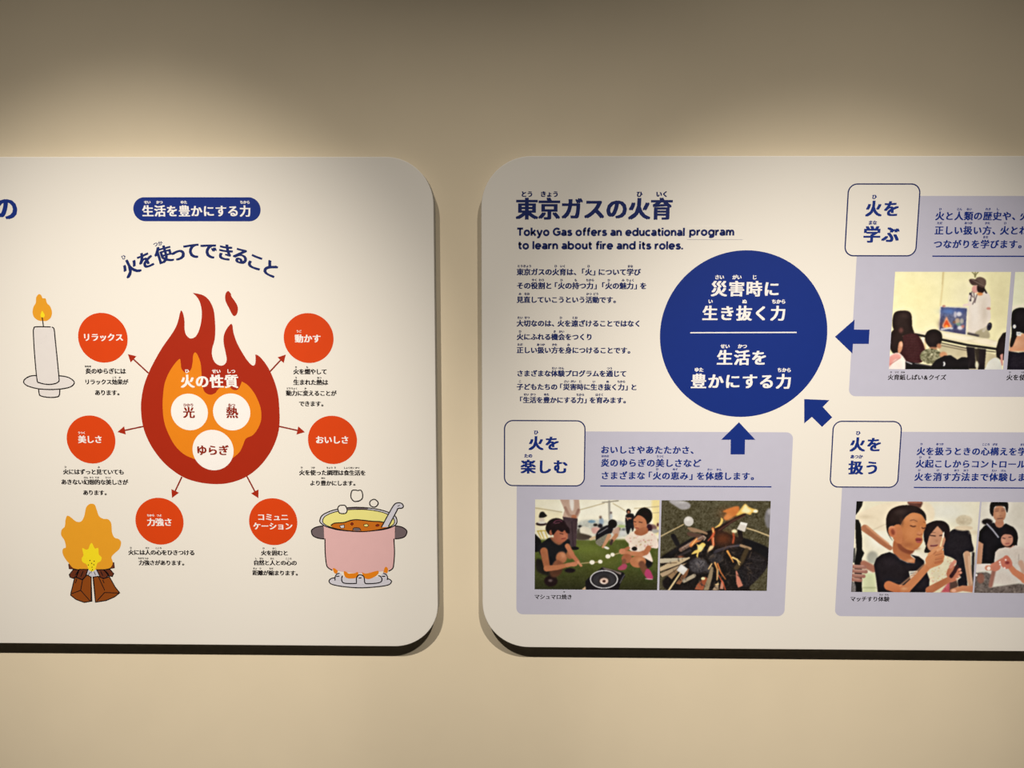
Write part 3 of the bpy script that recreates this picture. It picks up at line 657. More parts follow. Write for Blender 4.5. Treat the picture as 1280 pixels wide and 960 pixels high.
for x, y, a, b, k in ((600, 240, 35, 14, (120, 150, 165)), (690, 240, 22, 35, (150, 165, 175)), (680, 282, 24, 22, (40, 35, 40)), (682, 200, 12, 14, (120, 95, 80)), (782, 158, 8, 12, (80, 60, 55)), (782, 195, 12, 28, (190, 190, 185)), (488, 286, 18, 12, (35, 28, 28)), (635, 272, 20, 13, (30, 22, 22)), (855, 310, 16, 16, (60, 50, 45)), (900, 315, 18, 14, (110, 110, 110)), (880, 285, 40, 12, (165, 180, 110)), (890, 350, 30, 22, (205, 200, 190)), (480, 350, 24, 45, (95, 85, 70)), (1170, 300, 42, 34, (130, 95, 85)), (1222, 270, 10, 18, (90, 40, 40)), (1190, 330, 45, 20, (175, 165, 150))): c.ell(x, y, a, b, k, 2)
c.poly([(490, 300), (550, 290), (610, 330), (625, 385), (570, 395), (500, 360)], (226, 214, 188), 2)
c.poly([(455, 360), (500, 350), (600, 380), (560, 410), (460, 412)], (78, 66, 52), 2)
c.poly([(600, 300), (660, 295), (680, 320), (650, 350), (610, 350)], (210, 160, 145), 2)
c.line([(590, 405), (640, 385)], 26, (205, 175, 130))
# crouching figure in the middle
c.poly([(640, 360), (690, 300), (770, 270), (800, 300), (790, 345), (730, 365), (650, 430)], (28, 24, 28), 1)
c.line([(660, 355), (750, 300)], 5, (190, 185, 180))
c.ell(796, 262, 42, 42, (24, 16, 16), 1)
c.poly([(800, 320), (860, 290), (850, 370), (800, 360)], (190, 150, 125), 2)
c.poly([(636, 425), (740, 360), (760, 390), (700, 460), (670, 470)], (130, 122, 100), 1, tex=14)
c.line([(765, 375), (735, 430), (705, 480)], 40, (196, 140, 98), 1, w2=22); c.line([(830, 370), (790, 420)], 38, (185, 125, 85)); c.line([(790, 420), (780, 450)], 26, (70, 50, 40))
c.ell(740, 488, 26, 11, (225, 215, 195), 1, rot=20)
# standing man
c.ell(946, 145, 21, 24, (40, 26, 22), 1); c.ell(948, 152, 13, 15, (170, 110, 80), 1)
c.poly([(918, 190), (940, 168), (985, 166), (1004, 200), (1000, 270), (925, 280)], (26, 24, 28), 1)
c.poly([(922, 262), (1000, 262), (985, 340), (970, 300), (948, 355), (930, 350)], (30, 28, 32), 1); c.ell(955, 210, 22, 7, (185, 120, 90), 1); c.line([(925, 200), (940, 225)], 10, (190, 130, 100))
# adult behind
c.poly([(300, 30), (480, 30), (492, 150), (462, 215), (380, 218), (325, 200), (345, 130)], (196, 160, 136), 1, sm=False)
c.poly([(390, 35), (430, 35), (428, 130), (405, 130)], (228, 214, 198), 2)
c.line([(350, 110), (385, 180), (430, 195)], 26, (170, 130, 108)); c.line([(475, 130), (455, 175)], 24, (160, 120, 100)); c.ell(432, 198, 26, 22, (176, 110, 76), 1)
c.poly([(325, 195), (468, 212), (462, 300), (452, 480), (400, 480), (350, 330)], (72, 52, 54), 1, sm=False, tex=5); c.line([(412, 240), (425, 470)], 8, (50, 34, 38)); c.ell(440, 492, 40, 16, (24, 18, 18), 1)
# left background
c.poly([(104, 200), (115, 155), (145, 148), (165, 170), (178, 188), (140, 205)], (30, 22, 24), 1); c.ell(130, 225, 28, 18, (215, 195, 170), 2); c.ell(125, 262, 52, 18, (60, 38, 36), 1); c.ell(128, 250, 40, 10, (225, 215, 195), 1)
for l in ([(90, 330), (125, 400)], [(120, 325), (150, 400)], [(160, 330), (185, 400)], [(90, 330), (170, 325)]): c.line(l, 9, (196, 164, 62), 1)
c.poly([(60, 365), (90, 380), (122, 420), (120, 500), (60, 520)], (18, 16, 18), 1)
# left girl
c.poly([(75, 600), (130, 600), (230, 700), (260, 760), (150, 740), (80, 700)], (36, 30, 22), 3)
c.ell(215, 800, 62, 52, (34, 18, 18), 2); c.ell(210, 795, 20, 12, (150, 130, 120), 2, .6)
c.ell(395, 700, 50, 22, (30, 18, 20), 2)
c.poly([(230, 560), (330, 640), (300, 740), (220, 760), (190, 640)], (92, 54, 34), 3)
c.poly([(90, 480), (160, 420), (210, 392), (300, 430), (372, 402), (396, 440), (370, 520), (330, 620), (230, 660), (160, 620), (120, 560)], (26, 24, 26), 1, tex=4)
c.poly([(210, 385), (330, 420), (300, 460), (250, 440)], (150, 88, 56), 2)
c.ell(315, 580, 52, 56, (178, 106, 66), 2); c.glow(330, 560, 25, 30, (222, 150, 105), .6); c.poly([(270, 600), (330, 640), (260, 690), (225, 660)], (140, 80, 50), 2)
c.ell(398, 552, 38, 42, (168, 98, 60), 2); c.glow(405, 535, 18, 20, (210, 140, 95), .5)
c.line([(150, 520), (165, 600), (180, 676)], 72, (166, 96, 58), 1, w2=58); c.line([(175, 682), (280, 672), (370, 650)], 56, (186, 110, 68), 1, w2=36); c.line([(370, 650), (450, 635)], 38, (190, 118, 76), 1)
c.line([(370, 470), (420, 560), (470, 620)], 46, (190, 112, 72), 1, w2=34); c.line([(470, 620), (500, 655)], 22, (205, 135, 90), 1); c.ell(430, 645, 32, 17, (196, 122, 80), 1)
c.ell(268, 290, 98, 82, (38, 20, 24), 1); c.poly([(165, 300), (200, 250), (240, 330), (220, 370), (185, 350)], (34, 18, 20), 1)
c.ell(308, 372, 68, 66, (170, 92, 62), 1); c.glow(330, 385, 40, 30, (206, 120, 84), .6); c.ell(216, 345, 16, 26, (170, 98, 66), 1)
c.poly([(230, 290), (300, 250), (380, 290), (392, 350), (360, 345), (345, 320), (320, 340), (280, 320), (255, 345), (235, 360), (220, 330)], (32, 16, 18), 1)
c.line([(300, 352), (330, 358)], 6, (60, 26, 22), 0); c.line([(318, 402), (352, 398)], 7, (120, 40, 36), 1); c.glow(345, 375, 10, 8, (220, 130, 100), .5)
c.line([(240, 252), (262, 232), (300, 228), (320, 240)], 6, (150, 80, 96), 1); c.line([(250, 258), (300, 250)], 5, (150, 80, 96), 1)
# right girl
c.poly([(1090, 560), (1170, 620), (1150, 670), (1090, 680)], (30, 26, 26), 2)
c.ell(1140, 300, 30, 38, (60, 24, 34), 2)
c.poly([(912, 402), (950, 360), (1005, 328), (1080, 345), (1150, 328), (1200, 370), (1226, 430), (1220, 492), (1140, 490), (1160, 560), (1172, 620), (1110, 590), (1060, 570), (990, 530), (950, 500), (948, 450)], (232, 208, 184), 1, tex=5, cell=3)
for k in range(26): c.ell(960+c.rng.rand()*220, 360+c.rng.rand()*120, 7, 6, [(208, 130, 120), (180, 150, 100), (214, 150, 140)][k % 3], 1, .7)
c.ell(1002, 496, 26, 20, (40, 22, 24), 1)
c.ell(1095, 190, 76, 82, (28, 16, 16), 1)
c.poly([(992, 230), (1010, 185), (1060, 175), (1100, 210), (1118, 260), (1110, 300), (1070, 335), (1030, 335), (1000, 290)], (188, 112, 72), 1); c.glow(1030, 285, 25, 30, (216, 142, 96), .6)
c.poly([(1010, 325), (1110, 290), (1130, 340), (1070, 372), (1010, 360)], (170, 98, 62), 1)
c.poly([(1000, 200), (1040, 140), (1110, 150), (1140, 230), (1110, 220), (1070, 190), (1030, 182), (1000, 215)], (26, 14, 14), 1)
for l in ([(998, 240), (1015, 244)], [(1045, 244), (1075, 250)]): c.line(l, 6, (50, 24, 20), 0)
c.line([(1010, 298), (1040, 304)], 8, (140, 60, 50), 1); c.glow(1015, 272, 8, 8, (150, 82, 52), .6)
c.line([(1135, 490), (1110, 530), (1060, 548)], 50, (188, 114, 74), 1); c.line([(1060, 548), (960, 540), (890, 525)], 46, (196, 122, 80), 1, w2=40); c.line([(945, 490), (885, 520)], 30, (182, 108, 70), 1); c.ell(888, 522, 32, 28, (200, 126, 84), 1)
c.ell(930, 588, 50, 44, (168, 96, 60), 1); c.line([(905, 610), (900, 660)], 40, (130, 76, 50), 1)
c.ell(1035, 618, 76, 56, (186, 112, 68), 1); c.glow(1050, 600, 35, 25, (222, 150, 100), .6); c.line([(1070, 640), (1110, 720)], 60, (120, 70, 46), 2)
c.poly([(845, 680), (880, 650), (910, 638), (934, 655), (915, 690), (865, 698)], (168, 66, 84), 1)
c.poly([(1098, 740), (1110, 692), (1140, 690), (1165, 730), (1176, 775), (1130, 785)], (176, 56, 92), 1); c.line([(1105, 778), (1172, 784)], 6, (220, 200, 195))
for l in ([(500, 634), (580, 626)], [(625, 624), (660, 620)], [(815, 550), (862, 536)]): c.line(l, 7, (205, 170, 120), 1)
for x, y, r in ((603, 624, 24), (680, 618, 21), (753, 568, 24), (796, 552, 20)): c.ell(x, y, r, r*.85, (240, 228, 205), 1); c.glow(x-4, y-6, 10, 8, (255, 246, 228), .7)
# gas stove
c.poly([(540, 800), (600, 745), (660, 700), (700, 668), (780, 690), (900, 720), (915, 752), (880, 800), (850, 890), (540, 890)], (24, 20, 22), 1, sm=False)
c.poly([(695, 672), (760, 684), (880, 722), (870, 742), (800, 705), (720, 690)], (130, 112, 100), 1, sm=False); c.line([(865, 820), (890, 770), (910, 740)], 5, (130, 125, 125))
c.poly([(500, 885), (540, 850), (545, 885)], (196, 160, 120), 1, sm=False)
c.ell(715, 784, 132, 87, (214, 208, 200), 0); c.ell(715, 784, 122, 78, (38, 34, 36), 1)
for k in range(36):
    a = k*math.pi/18; c.line([(716+62*math.cos(a), 790+44*math.sin(a)), (716+104*math.cos(a), 786+66*math.sin(a))], 4, (92, 88, 88), 0, .8)
c.ell(716, 796, 62, 44, (56, 48, 46), 1); c.ell(716, 800, 40, 29, (214, 180, 158), 1); c.ell(716, 802, 15, 12, (60, 28, 24), 1); c.line([(684, 806), (700, 822), (730, 826)], 5, (250, 240, 225))
c.grain(3.5); c.finish(1)
zt1, zb1 = span(745, 624.7, 737.1)
photo(c, xm(668.6, 680), xm(823.0, 680), zt1, zb1, fA, 'printed photograph of two girls toasting marshmallows over a gas stove', (226, 214, 196))

# --- campfire
c = Canvas((820, 620, 7.68), 15, 1120, 25, 930, (84, 76, 50))
c.grain(17, 2); c.grain(9, 5); c.glow(230, 480, 120, 120, (52, 46, 30), .4); c.glow(700, 60, 200, 60, (98, 92, 60), .4)
c.poly([(125, 50), (180, 35), (300, 60), (332, 90), (310, 122), (250, 130), (190, 100)], (168, 160, 154), 2, tex=6, cell=3); c.glow(250, 60, 50, 15, (205, 198, 190), .6)
c.ell(1085, 215, 42, 95, (130, 124, 122), 3); c.ell(1095, 150, 25, 30, (170, 162, 158), 3)
c.poly([(40, 598), (180, 500), (300, 425), (480, 340), (600, 320), (700, 360), (800, 400), (900, 430), (1085, 510), (1075, 640), (1040, 720), (900, 870), (860, 925), (200, 925), (60, 840), (120, 740), (60, 680)], (32, 25, 22), 2, tex=9, cell=2)
c.poly([(800, 400), (900, 420), (1085, 505), (1080, 600), (1000, 560), (860, 470)], (22, 20, 22), 2)
c.poly([(905, 540), (980, 560), (1060, 640), (1040, 720), (900, 860), (800, 850), (760, 740), (860, 640)], (38, 32, 32), 2, tex=13, cell=2)
for l in ([(880, 600), (1040, 620)], [(860, 680), (1010, 700)], [(900, 740), (980, 800)]): c.line(l, 4, (74, 66, 66), 1)
c.line([(165, 385), (205, 460)], 46, (28, 24, 24)); c.line([(90, 590), (320, 440)], 30, (30, 26, 26), 1)
c.poly([(300, 305), (360, 305), (480, 345), (490, 370), (420, 350), (350, 345)], (158, 122, 88), 1); c.poly([(310, 345), (440, 370), (400, 400), (310, 380)], (98, 68, 52), 2)
c.line([(240, 515), (340, 455), (450, 395)], 40, (128, 96, 78), 1); c.line([(250, 500), (440, 390)], 8, (176, 150, 130), 1); c.line([(210, 580), (330, 520)], 22, (60, 50, 48), 1)
c.line([(455, 385), (478, 400), (460, 425)], 8, (210, 180, 150), 1); c.glow(235, 585, 30, 12, (190, 110, 70), .8)
c.poly([(30, 600), (290, 592), (220, 640), (30, 645)], (196, 180, 148), 1, sm=False); c.poly([(30, 690), (120, 640), (320, 585), (330, 595), (220, 660), (40, 725)], (206, 178, 134), 1, sm=False); c.poly([(35, 745), (230, 660), (300, 640), (220, 700), (60, 780)], (186, 156, 116), 1, sm=False)
c.poly([(105, 760), (210, 690), (260, 670), (200, 740), (150, 800)], (160, 124, 84), 1, sm=False); c.poly([(190, 840), (260, 740), (320, 690), (300, 760), (230, 850)], (146, 96, 62), 1, sm=False); c.line([(270, 815), (365, 765)], 36, (178, 160, 130), 1)
for l in ([(35, 650), (200, 640)], [(40, 728), (240, 655)], [(100, 775), (230, 680)], [(180, 830), (270, 710)]): c.line(l, 5, (90, 66, 48), 1)
c.ell(405, 665, 90, 75, (72, 66, 66), 3, tex=26, cell=3); c.ell(420, 650, 40, 30, (118, 110, 110), 3, .7, 20, 2)
c.ell(575, 600, 70, 50, (62, 56, 56), 3, .8, 22, 3); c.ell(500, 700, 30, 40, (90, 82, 80), 3, .7, 18, 2)
c.line([(590, 330), (700, 255), (860, 170)], 52, (46, 27, 22), 1, w2=20); c.line([(600, 330), (740, 240), (850, 185)], 10, (92, 58, 44), 1)
c.line([(560, 540), (700, 490), (810, 470)], 22, (60, 54, 60), 1); c.line([(570, 520), (700, 482), (800, 478)], 6, (96, 92, 100), 1)
c.poly([(370, 895), (400, 840), (470, 775), (500, 790), (470, 860), (450, 905)], (168, 84, 50), 1, sm=False); c.poly([(455, 905), (490, 800), (530, 670), (552, 690), (540, 780), (505, 905)], (156, 132, 98), 1, sm=False); c.poly([(535, 905), (570, 860), (600, 820), (600, 905)], (176, 146, 112), 1, sm=False)
c.poly([(765, 718), (775, 718), (835, 860), (790, 880), (772, 840)], (206, 124, 96), 1, sm=False); c.poly([(612, 890), (630, 800), (650, 830), (645, 895)], (200, 130, 100), 1, sm=False)
c.line([(815, 475), (905, 505)], 26, (164, 130, 94), 1); c.line([(870, 520), (820, 630), (770, 690)], 44, (74, 58, 36), 2)
c.line([(805, 340), (815, 410)], 44, (34, 26, 24), 1)
for k in range(150):
    t_, r_ = c.rng.rand()*6.28, c.rng.rand()**.6
    x_, y_ = 560+430*r_*math.cos(t_), 640+250*r_*math.sin(t_); ln_, an_ = 15+45*c.rng.rand(), c.rng.rand()*3.14
    if y_ < 470: continue
    c.line([(x_, y_), (x_+ln_*math.cos(an_), y_+ln_*math.sin(an_))], 4+7*c.rng.rand(), [(70, 60, 56), (18, 14, 14), (96, 76, 58), (50, 44, 46), (120, 96, 72)][k % 5], 1, .55)
# fire
c.glow(640, 410, 110, 70, (140, 64, 26), .65); c.glow(700, 170, 90, 60, (170, 84, 34), .45)
c.poly([(640, 148), (700, 118), (770, 98), (800, 110), (790, 170), (740, 200), (680, 232), (650, 210), (680, 165)], (222, 124, 52), 2); c.glow(690, 200, 40, 30, (235, 150, 80), .6)
c.poly([(770, 190), (800, 140), (830, 100), (858, 74), (884, 100), (925, 120), (972, 134), (970, 160), (925, 158), (905, 180), (850, 165)], (250, 196, 84), 2); c.poly([(820, 150), (840, 110), (860, 84), (880, 112), (915, 140), (880, 165), (840, 155)], (255, 236, 170), 3); c.ell(955, 146, 22, 13, (255, 246, 215), 2)
c.poly([(560, 305), (600, 275), (620, 240), (625, 208), (645, 230), (630, 270), (600, 295)], (248, 196, 96), 1)
c.line([(545, 312), (556, 350), (540, 400), (552, 470)], 22, (222, 98, 44), 2); c.line([(545, 315), (550, 345)], 14, (250, 180, 100), 1); c.line([(556, 360), (500, 430)], 9, (214, 90, 60), 1); c.line([(552, 400), (548, 475)], 9, (250, 160, 110), 1)
c.poly([(320, 470), (360, 425), (400, 395), (395, 425), (440, 430), (380, 450), (340, 490)], (230, 130, 60), 2); c.line([(345, 470), (390, 410)], 7, (255, 210, 130), 1)
c.poly([(340, 560), (370, 525), (400, 510), (392, 470), (375, 448), (410, 470), (445, 448), (475, 465), (455, 500), (435, 530), (410, 545), (400, 592), (386, 570), (392, 548)], (250, 204, 96), 1); c.glow(425, 500, 25, 25, (255, 238, 170), .7)
c.poly([(495, 540), (510, 490), (530, 475), (555, 482), (540, 510), (510, 530)], (252, 204, 140), 2)
c.ell(752, 338, 26, 17, (255, 232, 175), 2); c.line([(742, 360), (748, 400), (738, 450)], 16, (200, 84, 44), 2)
c.line([(685, 530), (715, 580), (742, 635)], 20, (246, 160, 70), 1, w2=9); c.line([(735, 590), (780, 610), (810, 640)], 18, (252, 200, 110), 1, w2=7); c.line([(775, 605), (800, 660)], 9, (250, 210, 130), 1)
c.line([(565, 640), (588, 700), (585, 808)], 16, (246, 170, 90), 1, w2=8); c.line([(590, 650), (620, 730), (668, 800)], 14, (236, 130, 60), 1, w2=7); c.line([(600, 760), (650, 850), (665, 900)], 9, (220, 90, 50), 1); c.line([(600, 700), (590, 800)], 5, (255, 230, 170), 1)
c.line([(505, 700), (535, 650)], 12, (245, 200, 130), 1); c.ell(452, 792, 20, 14, (250, 220, 160), 1); c.line([(570, 850), (600, 845)], 10, (245, 200, 130), 1)
for l, wd in (([(30, 394), (265, 272)], 9), ([(872, 308), (960, 335), (1100, 388)], 12), ([(232, 740), (115, 915)], 17)): c.line(l, wd, (222, 192, 134), 1)
c.ell(314, 243, 47, 47, (206, 196, 180), 1); c.glow(305, 225, 25, 22, (236, 228, 212), .8)
c.poly([(776, 318), (812, 248), (878, 262), (852, 345)], (222, 210, 190), 1, sm=False); c.poly([(812, 250), (876, 264), (870, 285), (808, 270)], (240, 232, 215), 1, sm=False)
c.poly([(198, 712), (240, 655), (306, 700), (262, 758)], (226, 216, 200), 1, sm=False); c.glow(250, 695, 30, 24, (246, 238, 225), .7)
c.grain(4); c.finish(1)
zt2_, zb2_ = span(893, 625.7, 738.1)
photo(c, xm(825.5, 682), xm(961.0, 682), zt2_, zb2_, fA, 'printed photograph of marshmallows held over a campfire', (238, 226, 206))

# --- boy striking a match
c = Canvas((1060, 620, 7.68), 15, 1290, 30, 950, (228, 217, 180))
c.glow(950, 150, 250, 120, (222, 218, 196), .9); c.glow(300, 420, 120, 120, (240, 232, 208), .8)
c.poly([(85, 185), (250, 100), (420, 60), (760, 60), (830, 200), (700, 330), (350, 330), (230, 325), (150, 280)], (232, 214, 176), 3); c.glow(170, 200, 70, 20, (206, 186, 146), .6)
c.line([(230, 330), (360, 270)], 5, (190, 170, 136), 2)
c.poly([(580, 50), (706, 50), (704, 100), (680, 116), (590, 90)], (96, 56, 44), 2); c.line([(585, 58), (700, 62)], 16, (176, 112, 84), 2)
c.poly([(70, 40), (144, 40), (134, 95), (100, 150), (70, 185)], (26, 22, 22), 1, sm=False)
c.line([(160, 310), (240, 370), (320, 440), (405, 500)], 70, (176, 112, 74), 1, w2=44); c.line([(180, 290), (250, 350), (390, 460)], 16, (212, 150, 104), 2)
c.ell(235, 590, 55, 60, (168, 164, 142), 4); c.poly([(140, 740), (265, 740), (270, 930), (140, 930)], (206, 208, 156), 3, sm=False); c.line([(140, 880), (270, 880)], 10, (168, 170, 120), 2)
c.poly([(50, 500), (70, 498), (68, 640), (45, 640)], (80, 78, 70), 1, sm=False)
c.poly([(70, 225), (100, 228), (122, 275), (134, 400), (136, 515), (156, 548), (132, 600), (134, 925), (60, 925), (62, 640), (80, 520), (72, 380)], (20, 17, 18), 1, sm=False)
c.line([(150, 650), (245, 700)], 66, (166, 106, 80), 2); c.poly([(30, 820), (70, 850), (70, 930), (30, 930)], (120, 112, 104), 1, tex=30)
for y, x1 in ((676, 160), (718, 172), (762, 150), (800, 120)): c.line([(40, y), (x1, y+8)], 36, (162, 108, 88), 1); c.line([(50, y-10), (x1-10, y-4)], 8, (206, 156, 134), 2)
# adult at the right
c.poly([(1000, 325), (1060, 312), (1165, 335), (1190, 440), (1208, 520), (1170, 540), (1108, 548), (1118, 640), (1145, 870), (1060, 870), (1050, 700), (1000, 600), (920, 560), (930, 430), (960, 370)], (32, 27, 31), 1, tex=4, cell=2)
c.poly([(1190, 535), (1215, 540), (1205, 860), (1180, 870)], (44, 38, 38), 2, sm=False)
c.line([(1142, 560), (1150, 660), (1178, 860)], 66, (192, 144, 106), 1, w2=46); c.line([(1160, 580), (1165, 680), (1190, 840)], 14, (218, 176, 136), 2)
c.ell(1113, 235, 80, 52, (206, 190, 154), 2, tex=9, cell=3); c.ell(1110, 308, 88, 24, (214, 192, 154), 2); c.glow(1090, 250, 30, 20, (176, 156, 120), .5)
c.ell(1215, 350, 60, 18, (214, 196, 158), 4, .7)
# girl
c.poly([(730, 300), (770, 262), (850, 235), (925, 245), (970, 290), (978, 360), (965, 420), (930, 450), (900, 520), (760, 545), (732, 530), (750, 470), (728, 420)], (36, 24, 24), 1)
c.poly([(760, 385), (790, 320), (840, 285), (900, 310), (935, 370), (930, 440), (900, 500), (840, 530), (780, 520), (755, 460)], (196, 136, 98), 1)
c.poly([(745, 400), (760, 320), (830, 262), (860, 280), (820, 330), (780, 385), (760, 460), (742, 470)], (36, 24, 24), 1); c.poly([(850, 270), (900, 280), (950, 330), (950, 420), (930, 400), (905, 340)], (36, 24, 24), 1)
for l in ([(790, 378), (838, 384)], [(880, 380), (905, 376)]): c.line(l, 9, (50, 28, 26), 1)
c.line([(800, 352), (838, 350)], 6, (80, 50, 40), 1, .7); c.glow(850, 430, 18, 12, (170, 110, 76), .6); c.line([(795, 478), (858, 474)], 14, (110, 44, 44), 1); c.line([(800, 472), (850, 468)], 4, (200, 150, 130), 1)
c.poly([(740, 560), (830, 545), (930, 570), (1010, 600), (1040, 640), (1010, 720), (960, 820), (900, 925), (790, 925), (770, 780), (730, 640)], (222, 208, 166), 1, tex=4, cell=3)
c.poly([(560, 560), (700, 540), (760, 580), (740, 640), (640, 640)], (232, 220, 190), 2)
for k in range(60): c.ell(780+c.rng.rand()*220, 590+c.rng.rand()*260, 7, 4, [(206, 110, 90), (214, 160, 80), (220, 140, 120)][k % 3], 1, .6)
c.poly([(890, 925), (960, 830), (1000, 800), (1010, 925)], (196, 88, 90), 2, sm=False, tex=10, cell=2); c.poly([(975, 830), (1040, 800), (1060, 860), (1000, 925), (975, 925)], (92, 62, 50), 2, sm=False)
# boy
c.poly([(445, 420), (520, 470), (600, 500), (600, 570), (645, 610), (640, 645), (560, 632), (480, 590), (430, 530)], (176, 100, 56), 1); c.glow(600, 620, 40, 18, (222, 160, 110), .7); c.poly([(480, 450), (600, 515), (640, 515), (600, 560), (500, 520)], (136, 68, 40), 2)
c.poly([(500, 290), (520, 235), (560, 195), (620, 155), (700, 175), (742, 235), (748, 290), (728, 340), (716, 385), (718, 430), (690, 480), (645, 516), (600, 522), (545, 500), (495, 450), (455, 400), (480, 320)], (198, 120, 64), 1)
c.glow(620, 210, 70, 40, (214, 140, 84), .7); c.glow(600, 360, 55, 45, (216, 136, 78), .6); c.glow(570, 470, 70, 30, (160, 86, 48), .6); c.glow(510, 420, 40, 50, (170, 92, 52), .5); c.glow(655, 505, 35, 14, (176, 100, 62), .7)
c.poly([(368, 300), (366, 215), (400, 140), (470, 100), (560, 86), (650, 98), (715, 135), (747, 185), (748, 240), (722, 200), (690, 172), (620, 160), (565, 190), (530, 230), (505, 275), (498, 310), (470, 300), (420, 288), (390, 310), (400, 380), (430, 430), (405, 400), (378, 350)], (40, 26, 22), 1)
c.glow(500, 150, 60, 30, (60, 44, 38), .6); c.glow(515, 250, 20, 40, (90, 54, 36), .6)
c.poly([(425, 300), (505, 280), (520, 440), (470, 450), (430, 400)], (196, 116, 66), 1); c.ell(428, 342, 42, 54, (200, 116, 72), 1, rot=-12); c.ell(430, 345, 18, 30, (150, 72, 46), 2, rot=-15); c.line([(395, 310), (410, 298), (445, 300)], 7, (222, 142, 96), 1)
c.line([(596, 236), (630, 228), (664, 244)], 7, (110, 62, 40), 1, .8); c.line([(725, 250), (744, 256)], 6, (110, 62, 40), 1, .7)
c.line([(598, 284), (625, 294), (648, 290)], 8, (60, 28, 22), 1); c.line([(708, 304), (725, 312), (742, 304)], 8, (60, 28, 22), 1); c.glow(625, 268, 25, 8, (224, 150, 96), .5)
c.line([(696, 290), (706, 340)], 9, (224, 148, 96), 2, .7); c.line([(665, 368), (690, 374), (708, 366)], 10, (140, 70, 46), 1, .8); c.ell(685, 356, 22, 14, (210, 132, 86), 3, .7)
c.ell(678, 415, 34, 16, (150, 62, 52), 1); c.ell(680, 438, 28, 13, (176, 84, 70), 1); c.line([(650, 426), (704, 424)], 6, (80, 26, 26), 1); c.glow(680, 395, 18, 6, (214, 140, 96), .5)
c.poly([(248, 660), (270, 600), (320, 560), (400, 536), (450, 560), (500, 610), (570, 642), (640, 646), (645, 600), (600, 562), (680, 580), (730, 620), (735, 660), (760, 740), (782, 800), (780, 870), (740, 925), (285, 925), (270, 800)], (32, 25, 28), 1, tex=2, cell=2, sm=False)
c.line([(450, 560), (500, 610), (570, 642), (640, 648)], 6, (60, 50, 54), 1); c.line([(345, 830), (500, 820)], 6, (54, 44, 46), 1); c.glow(400, 640, 60, 40, (46, 38, 42), .6)
c.poly([(582, 722), (670, 716), (664, 748), (600, 800)], (206, 196, 172), 1, sm=False); c.line([(600, 742), (655, 736)], 5, (60, 50, 50), 1); c.line([(606, 762), (640, 756)], 5, (60, 50, 50), 1)
c.line([(390, 860), (470, 890), (560, 900)], 90, (196, 112, 64), 1, w2=80); c.line([(545, 905), (660, 790), (770, 670)], 84, (200, 122, 72), 1, w2=62); c.line([(500, 860), (620, 760), (740, 650)], 14, (228, 160, 106), 2, .7); c.glow(540, 890, 30, 14, (232, 170, 118), .6)
c.poly([(740, 620), (775, 560), (840, 510), (890, 505), (918, 540), (920, 610), (890, 655), (830, 680), (780, 690)], (206, 130, 78), 1)
for l, wd, k in (([(780, 560), (850, 500), (880, 480)], 30, (214, 142, 90)), ([(850, 560), (905, 535)], 30, (202, 126, 76)), ([(850, 600), (912, 580)], 28, (196, 118, 70)), ([(840, 640), (900, 625)], 26, (188, 110, 66)), ([(860, 520), (905, 495)], 24, (222, 154, 102))): c.line(l, wd, k, 1)
for l in ([(835, 570), (905, 552)], [(835, 612), (905, 600)], [(820, 560), (845, 530)]): c.line(l, 5, (140, 76, 48), 1, .8)
c.line([(888, 480), (918, 360)], 16, (236, 208, 150), 1, w2=8); c.line([(912, 395), (918, 350)], 11, (255, 246, 215), 1)
c.line([(780, 905), (880, 850), (970, 800)], 74, (184, 108, 66), 1, w2=56); c.ell(1000, 735, 52, 68, (186, 108, 72), 1, rot=20); c.line([(985, 680), (1025, 630)], 34, (206, 132, 104), 1)
for x, y in ((1060, 705), (1068, 735), (1050, 770), (1030, 795)): c.line([(x-40, y+20), (x+12, y)], 28, (192, 112, 78), 1); c.ell(x+14, y, 11, 10, (220, 150, 120), 1)
c.line([(1045, 675), (1025, 720), (990, 770)], 36, (66, 34, 32), 1); c.line([(1050, 800), (1078, 780)], 12, (226, 212, 180), 1)
c.line([(1000, 912), (1100, 885), (1200, 895)], 44, (200, 128, 86), 1, w2=62); c.ell(1015, 908, 22, 16, (226, 164, 128), 1)
c.grain(2.5); c.finish(1)
zt3, zb3 = span(1145, 626.9, 740.4)
photo(c, xm(1067.2, 683), xm(1220.2, 683), zt3, zb3, fC, 'printed photograph of a boy in a black shirt holding a match', (216, 206, 186))

# --- father and girl
c = Canvas((1190, 620, 7.68), 190, 980, 40, 950, (206, 197, 172))
c.glow(640, 150, 90, 160, (196, 186, 160), .7)
c.ell(338, 248, 52, 30, (30, 22, 22), 2)
c.line([(285, 430), (270, 540), (262, 650)], 62, (180, 128, 92), 1, w2=50)
c.poly([(252, 430), (262, 340), (310, 285), (400, 255), (460, 300), (515, 262), (590, 300), (625, 360), (625, 470), (580, 650), (285, 650), (300, 460)], (20, 17, 20), 1, sm=False)
c.ell(455, 262, 42, 42, (166, 108, 76), 1); c.ell(455, 170, 62, 80, (172, 116, 80), 1); c.glow(440, 180, 30, 30, (200, 142, 100), .6)
c.poly([(362, 150), (366, 80), (395, 55), (520, 55), (540, 95), (530, 160), (515, 130), (500, 100), (420, 98), (400, 130), (392, 195), (376, 180)], (28, 20, 18), 1)
for l, wd in (([(415, 146), (445, 142)], 6), ([(475, 142), (505, 140)], 6), ([(415, 128), (448, 124)], 5), ([(474, 124), (506, 124)], 5), ([(435, 218), (485, 214)], 7)): c.line(l, wd, (84, 46, 36), 1, .8)
c.glow(465, 190, 12, 8, (140, 88, 60), .6)
c.line([(335, 268), (390, 325), (445, 395)], 13, (160, 156, 158), 1)
